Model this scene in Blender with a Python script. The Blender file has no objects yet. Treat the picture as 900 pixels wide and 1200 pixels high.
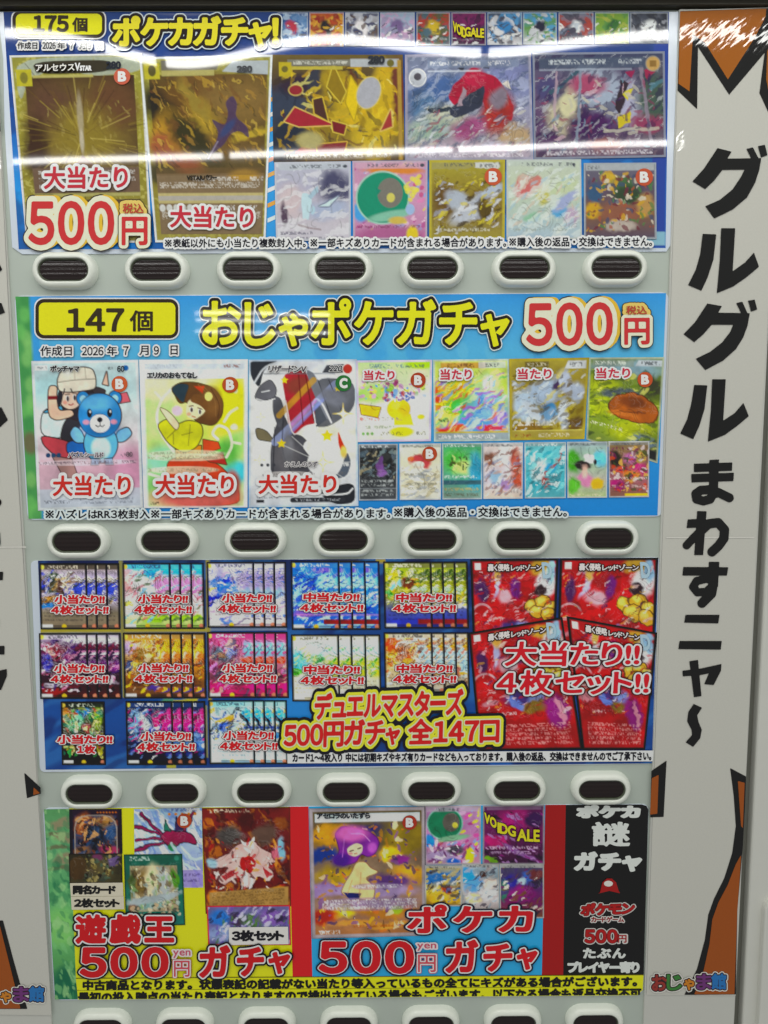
import bpy, math
import numpy as np
from mathutils import Matrix, Vector

SC = bpy.context.scene
COL = SC.collection
Z0 = 1.37                      # height of the second button row above the floor

# ------------------------------------------------------------------ camera
def rot(rx, ry, rz):
    cx, sx, cy, sy, cz, sz = np.cos(rx), np.sin(rx), np.cos(ry), np.sin(ry), np.cos(rz), np.sin(rz)
    return (np.array([[cz, -sz, 0], [sz, cz, 0], [0, 0, 1]]) @ np.array([[cy, 0, sy], [0, 1, 0], [-sy, 0, cy]])
            @ np.array([[1, 0, 0], [0, cx, -sx], [0, sx, cx]]))
CR = rot(0.11099, -0.00597, -0.00578)
CP = np.array([0.04891, -1.03926, 0.12881 + Z0])
def b2w(b): return np.array([b[0], b[2], -b[1]])
cam = bpy.data.cameras.new('camera')
cam.sensor_fit = 'VERTICAL'; cam.sensor_height = 24.0; cam.lens = 18.0
cam.clip_start = 0.02; cam.clip_end = 100
cam_ob = bpy.data.objects.new('camera', cam); COL.objects.link(cam_ob)
rt, dn, fw = b2w(CR[0]), b2w(CR[1]), b2w(CR[2])
M = Matrix.Identity(4)
for i in range(3):
    M[i][0], M[i][1], M[i][2], M[i][3] = rt[i], -dn[i], -fw[i], CP[i]
cam_ob.matrix_world = M
SC.camera = cam_ob

def PL(px, py, off=0.0):
    """photo survey point -> point on the upright plane that stands `off` metres in front of the machine's face"""
    px = np.asarray(px, float); py = np.asarray(py, float)
    d = np.stack([(px - 450) / 900, (py - 600) / 900, np.ones_like(px)], -1) @ CR
    w = np.stack([d[..., 0], d[..., 2], -d[..., 1]], -1)
    t = (-off - CP[1]) / w[..., 1]
    return CP + w * t[..., None]

# ------------------------------------------------------------------ world and lamps
SC.view_settings.view_transform = 'Standard'
SC.view_settings.look = 'None'
SC.view_settings.exposure = 0.0
SC.view_settings.gamma = 1.0
W = bpy.data.worlds.new('World'); SC.world = W; W.use_nodes = True
nt = W.node_tree; nt.nodes.clear()
def nd(nt, t, **k):
    n = nt.nodes.new(t)
    for a, b in k.items(): setattr(n, a, b)
    return n
wo = nd(nt, 'ShaderNodeOutputWorld'); wb = nd(nt, 'ShaderNodeBackground'); tc = nd(nt, 'ShaderNodeTexCoord')
sp = nd(nt, 'ShaderNodeSeparateXYZ'); mr = nd(nt, 'ShaderNodeMapRange'); cr = nd(nt, 'ShaderNodeValToRGB')
nt.links.new(tc.outputs['Generated'], sp.inputs[0]); nt.links.new(sp.outputs['Z'], mr.inputs[0])
mr.inputs[1].default_value = -1; mr.inputs[2].default_value = 1
nt.links.new(mr.outputs[0], cr.inputs[0])
el = cr.color_ramp.elements
el[0].position = 0.15; el[0].color = (0.46, 0.46, 0.46, 1)
el[1].position = 0.95; el[1].color = (1.12, 1.14, 1.08, 1)
e2 = cr.color_ramp.elements.new(0.5); e2.color = (0.68, 0.69, 0.67, 1)
nt.links.new(cr.outputs[0], wb.inputs[0]); wb.inputs[1].default_value = 0.56
nt.links.new(wb.outputs[0], wo.inputs[0])

CEIL = 2.62
def ceil_point(px, py):
    """where a ray mirrored by the flat machine face meets the shop ceiling"""
    h = PL(px, py)
    w = h - CP; r = w * np.array([1, -1, 1])
    t = (CEIL - h[2]) / r[2]
    return h + r * t, h
def tube(pa, pb, width, radiance):
    (a, ha), (b, hb) = ceil_point(*pa), ceil_point(*pb)
    ln = float(np.linalg.norm(b - a))
    L = bpy.data.lights.new('fluorescent_tube', 'AREA'); L.shape = 'RECTANGLE'
    L.size = ln; L.size_y = width; L.energy = radiance * math.pi * ln * width
    L.color = (1.0, 1.0, 0.96)
    o = bpy.data.objects.new('fluorescent_tube', L); COL.objects.link(o)
    c = (a + b) / 2; hc = (ha + hb) / 2
    X = Vector(b - a).normalized(); Zl = -(Vector(hc - c).normalized())
    Yl = Zl.cross(X).normalized(); Zl = X.cross(Yl).normalized()
    m = Matrix.Identity(4)
    for i in range(3): m[i][0], m[i][1], m[i][2], m[i][3] = X[i], Yl[i], Zl[i], c[i]
    o.matrix_world = m
def run(p, q, cuts, width, rad):
    for f, g in cuts:
        A = (p[0] + (q[0] - p[0]) * f, p[1] + (q[1] - p[1]) * f); B = (p[0] + (q[0] - p[0]) * g, p[1] + (q[1] - p[1]) * g)
        tube(A, B, width, rad)
run((0, 38), (785, 41), [(-.40, .228), (.243, .719), (.731, 1.25)], .025, 24)
run((10, 190), (790, 168), [(-.08, .322), (.333, .667), (.676, 1.012)], .022, 25)
for ya, yb in ((369, 367), (377, 376), (390, 389)):
    tube((230, ya), (388, yb), .024, 17)

# unseen area light added overhead so brightness falls off down the machine
L = bpy.data.lights.new('added_overhead_fill', 'AREA'); L.shape = 'RECTANGLE'; L.size = 2.6; L.size_y = .45; L.energy = 6.5; L.color = (1.0, 1.0, .95)
lo = bpy.data.objects.new('added_overhead_fill', L); COL.objects.link(lo); lo.location = (-.1, -.75, CEIL); lo.rotation_euler = (math.radians(14), 0, 0)

# ------------------------------------------------------------------ colours
def lin1(c): return c / 12.92 if c <= .04045 else ((c + .055) / 1.055) ** 2.4
def seen(h, k=.745):
    """hex colour of a printed or painted surface as it looks in even shop light -> linear base colour"""
    if not isinstance(h, str): return np.array(h, float)
    h = h.lstrip('#'); h = h if len(h) == 6 else ''.join(c * 2 for c in h)
    v = np.array([lin1(int(h[i:i + 2], 16) / 255) for i in (0, 2, 4)])
    return np.clip((v - .016) / k, .004, .92)

# ------------------------------------------------------------------ materials
def principled(name, base=(.5, .5, .5), rough=.4, **kw):
    m = bpy.data.materials.new(name); m.use_nodes = True
    b = m.node_tree.nodes['Principled BSDF']
    b.inputs['Base Color'].default_value = (*base, 1); b.inputs['Roughness'].default_value = rough
    for k, v in kw.items(): b.inputs[k.replace('_', ' ')].default_value = v
    return m, b, m.node_tree

def math_n(t, op, a, b=None, c=None):
    n = nd(t, 'ShaderNodeMath', operation=op)
    for i, v in enumerate((a, b, c)):
        if v is None: continue
        if isinstance(v, (int, float)): n.inputs[i].default_value = v
        else: t.links.new(v, n.inputs[i])
    return n.outputs[0]

def print_material(name, ripple, fine, sag=False, coat_rough=.034):
    """glossy laminated print: printed colours live in the colour attribute; the film is slightly wavy"""
    m, b, t = principled(name, rough=.5)
    at = nd(t, 'ShaderNodeAttribute', attribute_name='Col')
    geo = nd(t, 'ShaderNodeNewGeometry')
    n0 = nd(t, 'ShaderNodeTexNoise'); n0.inputs['Scale'].default_value = 420; n0.inputs['Detail'].default_value = 3
    t.links.new(geo.outputs['Position'], n0.inputs['Vector'])
    mot = nd(t, 'ShaderNodeMapRange'); mot.inputs[3].default_value = .95; mot.inputs[4].default_value = 1.05
    t.links.new(n0.outputs[0], mot.inputs[0])
    mx = nd(t, 'ShaderNodeVectorMath', operation='SCALE')
    t.links.new(at.outputs['Color'], mx.inputs[0]); t.links.new(mot.outputs[0], mx.inputs['Scale'])
    t.links.new(mx.outputs[0], b.inputs['Base Color'])
    b.inputs['Coat Weight'].default_value = 1; b.inputs['Coat Roughness'].default_value = coat_rough
    b.inputs['Specular IOR Level'].default_value = 0.0
    s = nd(t, 'ShaderNodeSeparateXYZ'); t.links.new(geo.outputs['Position'], s.inputs[0])
    nz = nd(t, 'ShaderNodeTexNoise'); nz.inputs['Scale'].default_value = 5; nz.inputs['Detail'].default_value = 2
    t.links.new(geo.outputs['Position'], nz.inputs['Vector'])
    sc = nd(t, 'ShaderNodeSeparateColor'); t.links.new(nz.outputs['Color'], sc.inputs[0])
    tz = math_n(t, 'MULTIPLY', math_n(t, 'SUBTRACT', sc.outputs[0], .5), ripple)
    tx = math_n(t, 'MULTIPLY', math_n(t, 'SUBTRACT', sc.outputs[1], .5), ripple)
    if fine:
        m0 = nd(t, 'ShaderNodeMapping'); m0.inputs['Rotation'].default_value = (0, math.radians(42), 0)
        mp = nd(t, 'ShaderNodeMapping'); mp.inputs['Scale'].default_value = (60, 60, 330)
        t.links.new(geo.outputs['Position'], m0.inputs[0]); t.links.new(m0.outputs[0], mp.inputs[0])
        nf = nd(t, 'ShaderNodeTexNoise'); nf.inputs['Scale'].default_value = 1; nf.inputs['Detail'].default_value = 1
        t.links.new(mp.outputs[0], nf.inputs['Vector'])
        tz = math_n(t, 'ADD', tz, math_n(t, 'MULTIPLY', math_n(t, 'SUBTRACT', nf.outputs[0], .5), fine))
    if sag:   # the top sheet leans back a little where it has come loose
        def gauss(cx, w, a):
            d = math_n(t, 'DIVIDE', math_n(t, 'SUBTRACT', s.outputs['X'], cx), w)
            return math_n(t, 'MULTIPLY', math_n(t, 'EXPONENT', math_n(t, 'MULTIPLY', math_n(t, 'MULTIPLY', d, d), -1)), a)
        g = math_n(t, 'ADD', gauss(-.195, .125, .0265), gauss(.18, .14, .0165))
        rz = nd(t, 'ShaderNodeMapRange', interpolation_type='SMOOTHSTEP')
        rz.inputs[1].default_value = Z0 + .480; rz.inputs[2].default_value = Z0 + .562
        t.links.new(s.outputs['Z'], rz.inputs[0])
        tz = math_n(t, 'ADD', tz, math_n(t, 'MULTIPLY', g, rz.outputs[0]))
    cb = nd(t, 'ShaderNodeCombineXYZ'); cb.inputs[1].default_value = -1
    t.links.new(tx, cb.inputs[0]); t.links.new(tz, cb.inputs[2])
    nn = nd(t, 'ShaderNodeVectorMath', operation='NORMALIZE'); t.links.new(cb.outputs[0], nn.inputs[0])
    t.links.new(nn.outputs[0], b.inputs['Coat Normal'])
    return m

M_TOP = print_material('laminated_print_top', .003, 0, sag=True)
M_PRINT = print_material('laminated_print', .010, 0)
M_BANNER = print_material('sticker_film', .010, .040)

def plastic(name, hexc, rough, coat=0.0, mott=.05, scale=30, bump=0.0, bscale=900):
    m, b, t = principled(name, seen(hexc, .86), rough)
    geo = nd(t, 'ShaderNodeNewGeometry')
    n = nd(t, 'ShaderNodeTexNoise'); n.inputs['Scale'].default_value = scale; n.inputs['Detail'].default_value = 5
    t.links.new(geo.outputs['Position'], n.inputs['Vector'])
    r = nd(t, 'ShaderNodeMapRange'); r.inputs[3].default_value = 1 - mott; r.inputs[4].default_value = 1 + mott
    t.links.new(n.outputs[0], r.inputs[0])
    v = nd(t, 'ShaderNodeVectorMath', operation='SCALE'); v.inputs[0].default_value = tuple(seen(hexc, .86))
    t.links.new(r.outputs[0], v.inputs['Scale']); t.links.new(v.outputs[0], b.inputs['Base Color'])
    rr = nd(t, 'ShaderNodeMapRange'); rr.inputs[3].default_value = rough * .8; rr.inputs[4].default_value = rough * 1.25
    t.links.new(n.outputs[0], rr.inputs[0]); t.links.new(rr.outputs[0], b.inputs['Roughness'])
    b.inputs['Coat Weight'].default_value = coat; b.inputs['Coat Roughness'].default_value = .12
    if bump:
        bn = nd(t, 'ShaderNodeTexNoise'); bn.inputs['Scale'].default_value = bscale
        t.links.new(geo.outputs['Position'], bn.inputs['Vector'])
        bp = nd(t, 'ShaderNodeBump'); bp.inputs['Strength'].default_value = bump; bp.inputs['Distance'].default_value = .0004
        t.links.new(bn.outputs[0], bp.inputs['Height']); t.links.new(bp.outputs[0], b.inputs['Normal'])
    return m
M_PANEL = plastic('grey_green_panel', '#b4bdb4', .42, mott=.04, scale=14, bump=.25)
M_FRAME = plastic('pale_frame_paint', '#c6c6bf', .45, mott=.03)
M_BEZEL = plastic('white_button_plastic', '#e2e6dc', .32, coat=.5, mott=.03, scale=60)
M_RIM = plastic('olive_rim_plastic', '#555c4c', .3, coat=.5)
M_LENS = plastic('dark_smoked_lens', '#2d1d1a', .07, coat=0.0, mott=.2, scale=90)
M_DARK = plastic('dark_gap', '#38352d', .5)
M_GROOVE = plastic('groove_grey', '#77776f', .55)
M_HEADER = plastic('header_grey', '#86857a', .4)
M_COIN = plastic('coin_panel_plastic', '#cfcfc8', .38, mott=.03, bump=.2)
M_SLEEVE = plastic('milky_clear_sleeve', '#cfd9e6', .25, coat=.8, mott=.03)

# ------------------------------------------------------------------ object helpers
class Thing:
    def __init__(s, name, label, cat, loc, group=None):
        o = bpy.data.objects.new(name, None); COL.objects.link(o)
        o.empty_display_size = .05
        o.location = loc; o['label'] = label; o['category'] = cat
        if group: o['group'] = group
        s.o = o; s.loc = np.array(loc, float); s.mat = M_PRINT; s.off = .0022
def link(name, me, th, parent=None, loc=(0, 0, 0)):
    o = bpy.data.objects.new(name, me); COL.objects.link(o)
    o.parent = parent or th.o; o.location = loc
    return o
class MB:
    """collects flat printed polygons"""
    def __init__(s): s.v = []; s.f = []; s.c = []; s.n = 0
    def add(s, verts, faces, col):
        verts = np.asarray(verts, float); k = len(verts)
        s.v.append(verts); s.f.extend([tuple(i + s.n for i in f) for f in faces]); s.n += k
        col = np.asarray(col, float)
        s.c.append(np.broadcast_to(col, (k, 3)) if col.ndim == 1 else col)
    def build(s, name, th, parent=None, mat=None):
        me = bpy.data.meshes.new(name)
        V = np.concatenate(s.v) - th.loc
        me.from_pydata([tuple(v) for v in V], [], s.f)
        a = me.color_attributes.new('Col', 'FLOAT_COLOR', 'POINT')
        C = np.concatenate([np.concatenate(s.c), np.ones((len(V), 1))], 1)
        a.data.foreach_set('color', C.astype(np.float32).ravel())
        me.materials.append(mat or th.mat)
        return link(name, me, th, parent)
def solid(name, mat, verts, faces, th, parent=None, smooth=False, bevel=0.0):
    me = bpy.data.meshes.new(name)
    me.from_pydata([tuple(np.asarray(v) - th.loc) for v in verts], [], faces)
    me.materials.append(mat)
    if smooth: me.polygons.foreach_set('use_smooth', [True] * len(me.polygons))
    o = link(name, me, th, parent)
    if bevel:
        bv = o.modifiers.new('bevel', 'BEVEL'); bv.width = bevel; bv.segments = 3; bv.limit_method = 'ANGLE'
    return o
def box(name, mat, x0, x1, y0, y1, z0, z1, th, parent=None, bevel=0.0):
    v = [(x, y, z) for x in (x0, x1) for y in (y0, y1) for z in (z0, z1)]
    f = [(0, 1, 3, 2), (4, 6, 7, 5), (0, 4, 5, 1), (2, 3, 7, 6), (0, 2, 6, 4), (1, 5, 7, 3)]
    return solid(name, mat, v, f, th, parent, bevel=bevel)

# ------------------------------------------------------------------ outlines: signed distance + marching squares
def sdf_segs(segs, X, Y):
    """signed distance (negative inside, non-zero winding) to closed contours given as segments (n,4)"""
    ax, ay, bx, by = (segs[:, i][:, None] for i in range(4))
    px = X.ravel()[None]; py = Y.ravel()[None]
    dx, dy = bx - ax, by - ay
    tt = np.clip(((px - ax) * dx + (py - ay) * dy) / np.maximum(dx * dx + dy * dy, 1e-12), 0, 1)
    d = np.sqrt(((px - ax - tt * dx) ** 2 + (py - ay - tt * dy) ** 2).min(0))
    cross = (bx - ax) * (py - ay) - (px - ax) * (by - ay)
    up = (ay <= py) & (by > py) & (cross > 0); down = (ay > py) & (by <= py) & (cross < 0)
    wn = up.sum(0) - down.sum(0)
    return np.where(wn != 0, -d, d).reshape(X.shape)
def poly_segs(pts):
    p = np.asarray(pts, float); return np.concatenate([p, np.roll(p, -1, 0)], 1)
def march(D, xs, ys):
    """polygons (arrays of points) of the area D < 0"""
    out = []; ins = D < 0
    ny, nx = D.shape
    full = ins[:-1, :-1] & ins[:-1, 1:] & ins[1:, :-1] & ins[1:, 1:]
    part = (ins[:-1, :-1] | ins[:-1, 1:] | ins[1:, :-1] | ins[1:, 1:]) & ~full
    for j in range(ny - 1):
        row = full[j]
        if row.any():
            e = np.diff(np.concatenate([[0], row.astype(int), [0]]))
            for a, b in zip(np.where(e == 1)[0], np.where(e == -1)[0]):
                out.append([(xs[a], ys[j]), (xs[b], ys[j]), (xs[b], ys[j + 1]), (xs[a], ys[j + 1])])
    for j, i in zip(*np.where(part)):
        cs = ((j, i), (j, i + 1), (j + 1, i + 1), (j + 1, i)); pg = []
        for k in range(4):
            (ja, ia), (jb, ib) = cs[k], cs[(k + 1) % 4]
            da, db = D[ja, ia], D[jb, ib]
            if da < 0: pg.append((xs[ia], ys[ja]))
            if (da < 0) != (db < 0):
                f = da / (da - db)
                pg.append((xs[ia] + (xs[ib] - xs[ia]) * f, ys[ja] + (ys[jb] - ys[ja]) * f))
        if len(pg) > 2: out.append(pg)
    return out

_SEG = {}
def char_segs(c):
    if c in _SEG: return _SEG[c]
    if c == '※':
        k = .46 / 2 ** .5; sg = []
        for d in (1, -1): n = .035; sg.append(poly_segs([(.5 - k - n * d * 0, .38 - k * d + n), (.5 - k + n, .38 - k * d), (.5 + k, .38 + k * d - n), (.5 + k - n, .38 + k * d)] if False else [(.5 - k - n, .38 - d * k + d * n), (.5 - k + n, .38 - d * k - d * n), (.5 + k + n, .38 + d * k - d * n), (.5 + k - n, .38 + d * k + d * n)]))
        for x, y in ((.5, .68), (.5, .08), (.2, .38), (.8, .38)): sg.append(poly_segs([(x + .07 * math.cos(t * .785), y + .07 * math.sin(t * .785)) for t in range(8)]))
        _SEG[c] = np.concatenate(sg); return _SEG[c]
    cu = bpy.data.curves.new('lettering_outline', 'FONT'); cu.body = c; cu.size = 1; cu.fill_mode = 'NONE'; cu.resolution_u = 4
    o = bpy.data.objects.new('lettering_outline', cu); COL.objects.link(o)
    bpy.context.view_layer.update()
    me = bpy.data.meshes.new_from_object(o.evaluated_get(bpy.context.evaluated_depsgraph_get()))
    V = np.array([v.co[:2] for v in me.vertices]); E = np.array([e.vertices[:] for e in me.edges])
    r = None
    if len(E):
        # walk each closed contour so that its segments keep one direction
        nb = {}
        for a, b in E: nb.setdefault(a, []).append(b); nb.setdefault(b, []).append(a)
        seen_v = set(); segs = []
        for s0 in range(len(V)):
            if s0 in seen_v or s0 not in nb: continue
            loop = [s0]; seen_v.add(s0); cur = s0
            while True:
                nx_ = [q for q in nb[cur] if q not in seen_v]
                if not nx_: break
                cur = nx_[0] if len(loop) > 1 or (s0 + 1) not in nx_ else s0 + 1
                loop.append(cur); seen_v.add(cur)
            segs.append(poly_segs(V[loop]))
        r = np.concatenate(segs)
    bpy.data.objects.remove(o); bpy.data.curves.remove(cu); bpy.data.meshes.remove(me)
    _SEG[c] = r
    return r
_SDF = {}
def char_sdf(c, h, pad):
    k = (c, h, pad)
    if k not in _SDF:
        s = char_segs(c)
        x0, x1 = min(s[:, 0].min(), s[:, 2].min()), max(s[:, 0].max(), s[:, 2].max())
        y0, y1 = s[:, 1].min(), s[:, 1].max()
        xs = np.arange(x0 - pad - h, x1 + pad + 2 * h, h); ys = np.arange(y0 - pad - h, y1 + pad + 2 * h, h)
        X, Y = np.meshgrid(xs, ys)
        # even-odd: contour direction from the walk is arbitrary
        D = np.abs(sdf_segs(s, X, Y))
        ax, ay, bx, by = (s[:, i][:, None] for i in range(4))
        px = X.ravel()[None]; py = Y.ravel()[None]
        hit = ((ay > py) != (by > py)) & (px < (bx - ax) * (py - ay) / np.where(by == ay, 1e-9, by - ay) + ax)
        ins = (hit.sum(0) % 2).reshape(X.shape) == 1
        if c == '※': ins = sdf_segs(s[:4], X, Y) < 0; ins |= sdf_segs(s[4:8], X, Y) < 0; ins |= sdf_segs(s[8:], X, Y) < 0
        _SDF[k] = (np.where(ins, -D, D), xs, ys, (x0, x1, y0, y1))
    return _SDF[k]

def text(mb, s, x0, x1, yt, yb, layers, gap=None, slant=0.0, z=.0045, cell=1 / 34, skew=0.0, clip=None, arc=None, sizes=None):
    """set a line of lettering into the survey box x0..x1, yt..yb; layers = [(grow in px, colour)] from back to front"""
    pen = 0; items = []
    for i, c in enumerate(s):
        dig = c in '0123456789'
        if dig: c = chr(ord(c) - 48 + 0xFF10)
        if c in ' \u3000': pen += .35 if c == ' ' else .8; continue
        sg = char_segs(c)
        a, b = min(sg[:, 0].min(), sg[:, 2].min()), max(sg[:, 0].max(), sg[:, 2].max())
        k = sizes[i] if sizes else 1.0
        if gap is None and ord(c) > 0x2000 and not dig: items.append((c, pen, k)); pen += k
        else:
            g = .08 if gap is None else gap
            items.append((c, pen - a * k, k)); pen += (b - a) * k + g
    lo = 9; hi = -9; l = 9; r = -9
    for c, p, k in items:
        sg = char_segs(c)
        lo = min(lo, sg[:, 1].min() * k); hi = max(hi, sg[:, 1].max() * k)
        l = min(l, p + min(sg[:, 0].min(), sg[:, 2].min()) * k); r = max(r, p + max(sg[:, 0].max(), sg[:, 2].max()) * k)
    sy = (yb - yt) / (hi - lo); sx = (x1 - x0) / (r - l)
    sm = (sx * sy) ** .5
    for li, (grow, col) in enumerate(layers):
        cc = seen(col) if isinstance(col, str) else col
        for i, (c, p, k) in enumerate(items):
            off = grow / sm / k
            D, xs, ys, bb = char_sdf(c, cell, max(.05, math.ceil(max(off, 0) * 20 + 1) / 20))
            D = D - off
            V = []; F = []; n = 0
            for pg in march(D, xs, ys):
                V.extend(pg); F.append(tuple(range(n, n + len(pg)))); n += len(pg)
            if not V: continue
            V = np.array(V) * k
            u = (V[:, 0] + p - l) * sx; v = (V[:, 1] - lo) * sy
            px = x0 + u + skew * v; py = yb - v + slant * u / max(x1 - x0, 1e-6)
            if clip is not None: py = np.minimum(py, clip(px) if callable(clip) else clip)
            if arc is not None: px, py = arc(px, py)
            mb.add(PL(px, py, z + li * .00022 + (i % 2) * .00004), F, cc)
def shape(mb, layers, z, polys=(), strokes=(), circles=(), cell=.8, shade=None):
    """union of polygons, thick strokes and discs in survey pixels, each layer grown by so many px"""
    P = [np.asarray(p, float) for p in polys]
    al = np.concatenate(P + [np.asarray(s[0], float) for s in strokes] + [np.array([(c[0] - c[2], c[1] - c[3]), (c[0] + c[2], c[1] + c[3])]) for c in circles])
    pad = max(g for g, _ in layers) + max([s[1] for s in strokes] + [0]) / 2 + 2 * cell
    xs = np.arange(al[:, 0].min() - pad, al[:, 0].max() + pad + cell, cell); ys = np.arange(al[:, 1].min() - pad, al[:, 1].max() + pad + cell, cell)
    X, Y = np.meshgrid(xs, ys); D = np.full(X.shape, 1e9)
    for p in P: D = np.minimum(D, sdf_segs(poly_segs(p), X, Y))
    for pts, w in strokes:
        q = np.asarray(pts, float); sg = np.concatenate([q[:-1], q[1:]], 1)
        D = np.minimum(D, np.abs(sdf_segs(sg, X, Y)) - w / 2)
    for cx, cy, rx, ry in circles:
        D = np.minimum(D, (np.sqrt(((X - cx) / rx) ** 2 + ((Y - cy) / ry) ** 2) - 1) * min(rx, ry))
    for li, (g, col) in enumerate(layers):
        V = []; F = []; n = 0
        for pg in march(D - g, xs, ys):
            V.extend(pg); F.append(tuple(range(n, n + len(pg)))); n += len(pg)
        if V:
            V = np.array(V); mb.add(PL(V[:, 0], V[:, 1], z + li * .00022), F, shade(V) if (shade and li == len(layers) - 1) else seen(col))
def rrect(x0, y0, x1, y1, r, n=6, s=0.0):
    pts = []
    for cx, cy, a in ((x1 - r, y0 + r, -90), (x1 - r, y1 - r, 0), (x0 + r, y1 - r, 90), (x0 + r, y0 + r, 180)):
        for k in range(n + 1):
            t = math.radians(a + 90 * k / n); x = cx + r * math.cos(t)
            pts.append((x, cy + r * math.sin(t) + s * (x - x0)))
    return pts
def rquad(q, r, n=5):
    """quad with rounded corners"""
    q = np.asarray(q, float); out = []
    for i in range(4):
        p, a, b = q[i], q[i - 1], q[(i + 1) % 4]
        ua = (a - p) / np.linalg.norm(a - p); ub = (b - p) / np.linalg.norm(b - p)
        s0, s1 = p + ua * r, p + ub * r
        for k in range(n + 1):
            t = k / n; out.append((1 - t) ** 2 * s0 + 2 * t * (1 - t) * p + t * t * s1)
    return out
def poly_print(mb, pts, col, z):
    p = np.asarray(pts, float); mb.add(PL(p[:, 0], p[:, 1], z), [tuple(range(len(p)))], seen(col))
def plate(name, mat, pts, z0, z1, th, parent=None, bevel=0.0006):
    p = np.asarray(pts, float)
    a = PL(p[:, 0], p[:, 1], z1); b = a.copy(); b[:, 1] = -z0; n = len(p)
    f = [tuple(range(n)), tuple(range(2 * n - 1, n - 1, -1))] + [(i, i + n, (i + 1) % n + n, (i + 1) % n) for i in range(n)]
    return solid(name, mat, np.concatenate([a, b]), f, th, parent, bevel=bevel)

# ------------------------------------------------------------------ printed pictures
def _hash(i, j, s):
    h = np.sin(i * 127.1 + j * 311.7 + s * 74.7) * 43758.5453
    return h - np.floor(h)
def vn(x, y, s):
    i, j = np.floor(x), np.floor(y); fx, fy = x - i, y - j
    fx = fx * fx * (3 - 2 * fx); fy = fy * fy * (3 - 2 * fy)
    return ((_hash(i, j, s) * (1 - fx) + _hash(i + 1, j, s) * fx) * (1 - fy) + (_hash(i, j + 1, s) * (1 - fx) + _hash(i + 1, j + 1, s) * fx) * fy)
def fbm(x, y, s, o=3):
    r = 0; a = .5; t = 0
    for k in range(o): r = r + a * vn(x, y, s + k * 7.3); t += a; a *= .5; x = x * 2.03; y = y * 2.03
    return r / t
def chaikin(pts, closed, it=2):
    p = np.asarray(pts, float)
    for _ in range(it):
        q = np.roll(p, -1, 0) if closed else p[1:]
        a = p if closed else p[:-1]
        n = np.stack([a * .8 + q * .2, a * .2 + q * .8], 1).reshape(-1, 2)
        p = n if closed else np.concatenate([p[:1], n, p[-1:]])
    return p
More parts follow.
